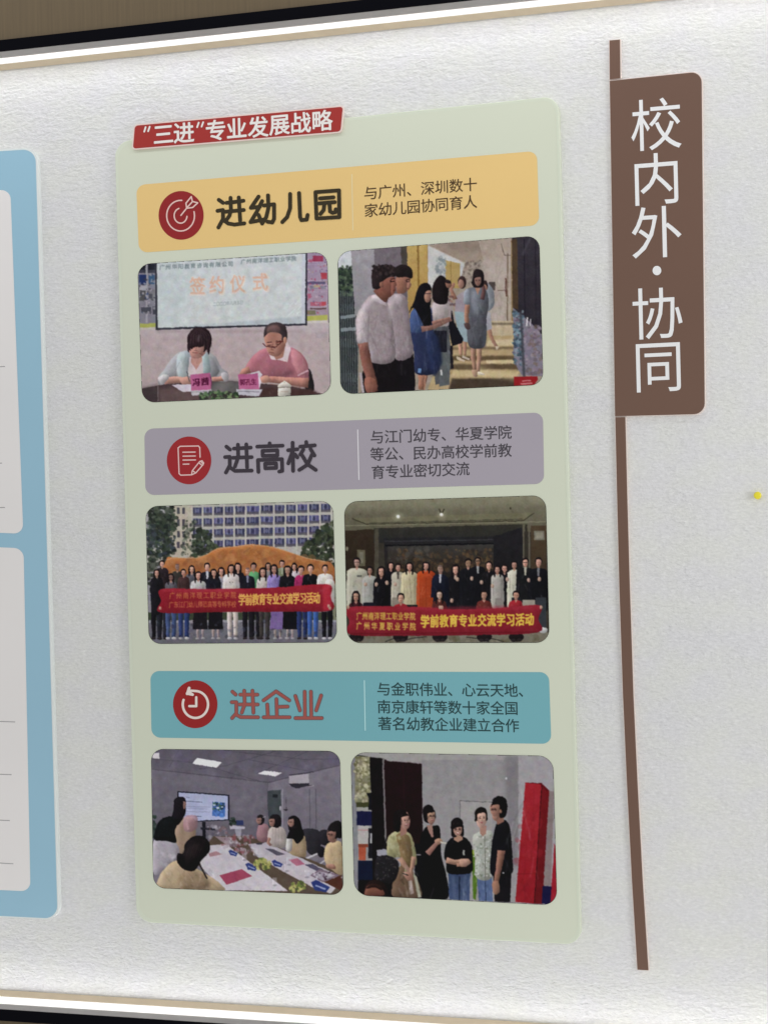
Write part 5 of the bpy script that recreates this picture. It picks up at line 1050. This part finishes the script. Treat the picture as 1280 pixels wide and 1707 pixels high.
photo(pic_signing, 220, 410, 3.765, [(230, 441), (544.8, 420), (551.5, 656.5), (238, 671)], 21, 'photograph of a man and a woman signing papers under a screen', 0.68)
photo(pic_corridor, 556, 390, 3.657, [(563, 420), (898, 393), (904.8, 641), (568.3, 656.8)], 21, 'photograph of visitors walking through a sunlit corridor', 0.7)
photo(pic_campus, 236, 830, 3.879, [(243.5, 844.5), (554.5, 835.5), (561.5, 1070.5), (249, 1073)], 20, 'photograph of a group with a red banner before an orange rock', 0.66)
photo(pic_hotel, 568, 820, 3.636, [(574, 836.5), (909, 826), (915, 1071), (579, 1071.5)], 22, 'photograph of a group with a red banner in a dark hall', 0.72)
photo(pic_meeting, 246, 1240, 3.832, [(252.5, 1249), (566, 1252.5), (572.3, 1491.8), (256.5, 1480)], 20, 'photograph of people meeting round a long white table', 0.60)
photo(pic_visit, 580, 1250, 3.596, [(585, 1254.5), (921, 1260.6), (927.8, 1509), (591, 1492)], 24, 'photograph of five people talking beside red gym mats', 0.67)

# ------------------------------------------------------------------ brown flag-shaped sign
fs = thing('flag_sign', 'brown flag-shaped sign with white vertical lettering on a long thin pole', 'sign', U(1070, 1617))
DF = 0.006
M_brown = printed('brown_print', '5b453a', .60, .42, .3, .06, 4)
M_rimp = node_mat('pinkish_acrylic_edge', (0.84, 0.72, 0.66), .3, .5)
def inset(q, e):
    q = [np.array(p, float) for p in q]; c = sum(q) / len(q)
    return [p + np.sign(c - p) * e for p in q]
q = [(1015, 134), (1170.5, 117.5), (1176, 691.5), (1024, 694.5)]
prism('sign_board', rquad(q, (0, 19, 19, 0)), 0, DF, M_rimp, fs, bevel=.0006)
ff = sheet('printed_face', rquad([(1015.8, 134.9), (1168.6, 119.2), (1174, 690), (1024.7, 693.9)], (0, 18, 18, 0)), DF + .0003, M_brown, fs)
def stem(name, L_, R_):
    pts = np.array(L_ + R_[::-1], float)
    # order: down the left side and back up the right one -> clockwise from top right
    prism(name, pts, 0, DF, M_rimp, fs)
    a = np.array(L_, float) + (.9, .0); b = np.array(R_, float) - (1.3, 0)
    a[0, 1] += .4; b[0, 1] += .4; a[-1, 1] -= .5; b[-1, 1] -= .5
    V = list(U(a[:, 0], a[:, 1], DF + .0003)) + list(U(b[:, 0], b[:, 1], DF + .0003)); n = len(a)
    child(mesh_obj('printed_face', V, [(i, i + 1, n + i + 1, n + i) for i in range(n - 1)], M_brown), C.objects[name])
bpy.context.view_layer.update()
stem('pole_tip', [(1014.5, 67), (1015, 133)], [(1034, 65.5), (1034.8, 131)])
bpy.context.view_layer.update()
stem('pole', [(1024.2, 695.2), (1027, 820), (1031, 980), (1037, 1160), (1043.3, 1300), (1052, 1470), (1061, 1617)], [(1043, 694.9), (1046, 820), (1050.5, 980), (1056.5, 1160), (1063, 1300), (1072, 1470), (1081.5, 1618)])
M_white = printed('sign_white', 'd9cdcb', .64)
for ch_, x, y in [('校', 1092.7, 206.8), ('内', 1093.2, 298), ('外', 1093.6, 386.8), ('协', 1095.2, 522), ('同', 1096.6, 612.5)]:
    lettering('character', [(ch_, x, y)], 89, DF + .0005, M_white, fs, bold=.0, emy=93, center='box')
sheet('middle_dot', np.array(arc(1094.3, 451, 7.3, 7.8, 0, 360, 32)[:-1]), DF + .0007, M_white, fs)
# ------------------------------------------------------------------ yellow pin
c = U(1262, 826, 0.011)
pin = thing('push_pin', 'small yellow push pin stuck in the white wall at right', 'push pin', (c[0], 0, c[2]))
def lathe(name, prof, mat, parent, n=20):
    V, Fs = [], []
    for y, r in prof:
        for i in range(n):
            t = 2 * math.pi * i / n; V.append((c[0] + r * math.cos(t), y, c[2] + r * math.sin(t)))
    for k in range(len(prof) - 1):
        for i in range(n): Fs.append((k * n + i, k * n + (i + 1) % n, (k + 1) * n + (i + 1) % n, (k + 1) * n + i))
    Fs += [tuple(range(n)), tuple(range((len(prof) - 1) * n, len(prof) * n))]
    o = mesh_obj(name, V, Fs, mat, parent)
    bm = bmesh.new(); bm.from_mesh(o.data); bmesh.ops.recalc_face_normals(bm, faces=bm.faces); bm.to_mesh(o.data); bm.free()
    for p in o.data.polygons: p.use_smooth = len(p.vertices) == 4
    return o
lathe('pin_head', [(-.0015, .0046), (-.0025, .005), (-.0035, .0036), (-.0085, .0032), (-.0095, .0052), (-.0108, .0056), (-.0118, .0048), (-.0123, .003), (-.0124, .001)], node_mat('yellow_plastic', (0.90, 0.78, 0.04), .3, .5), pin)
lathe('pin_needle', [(.001, .0004), (-.0016, .0004)], M_grey, pin, 8)

bpy.data.objects.remove(_fo); bpy.data.curves.remove(_fc)
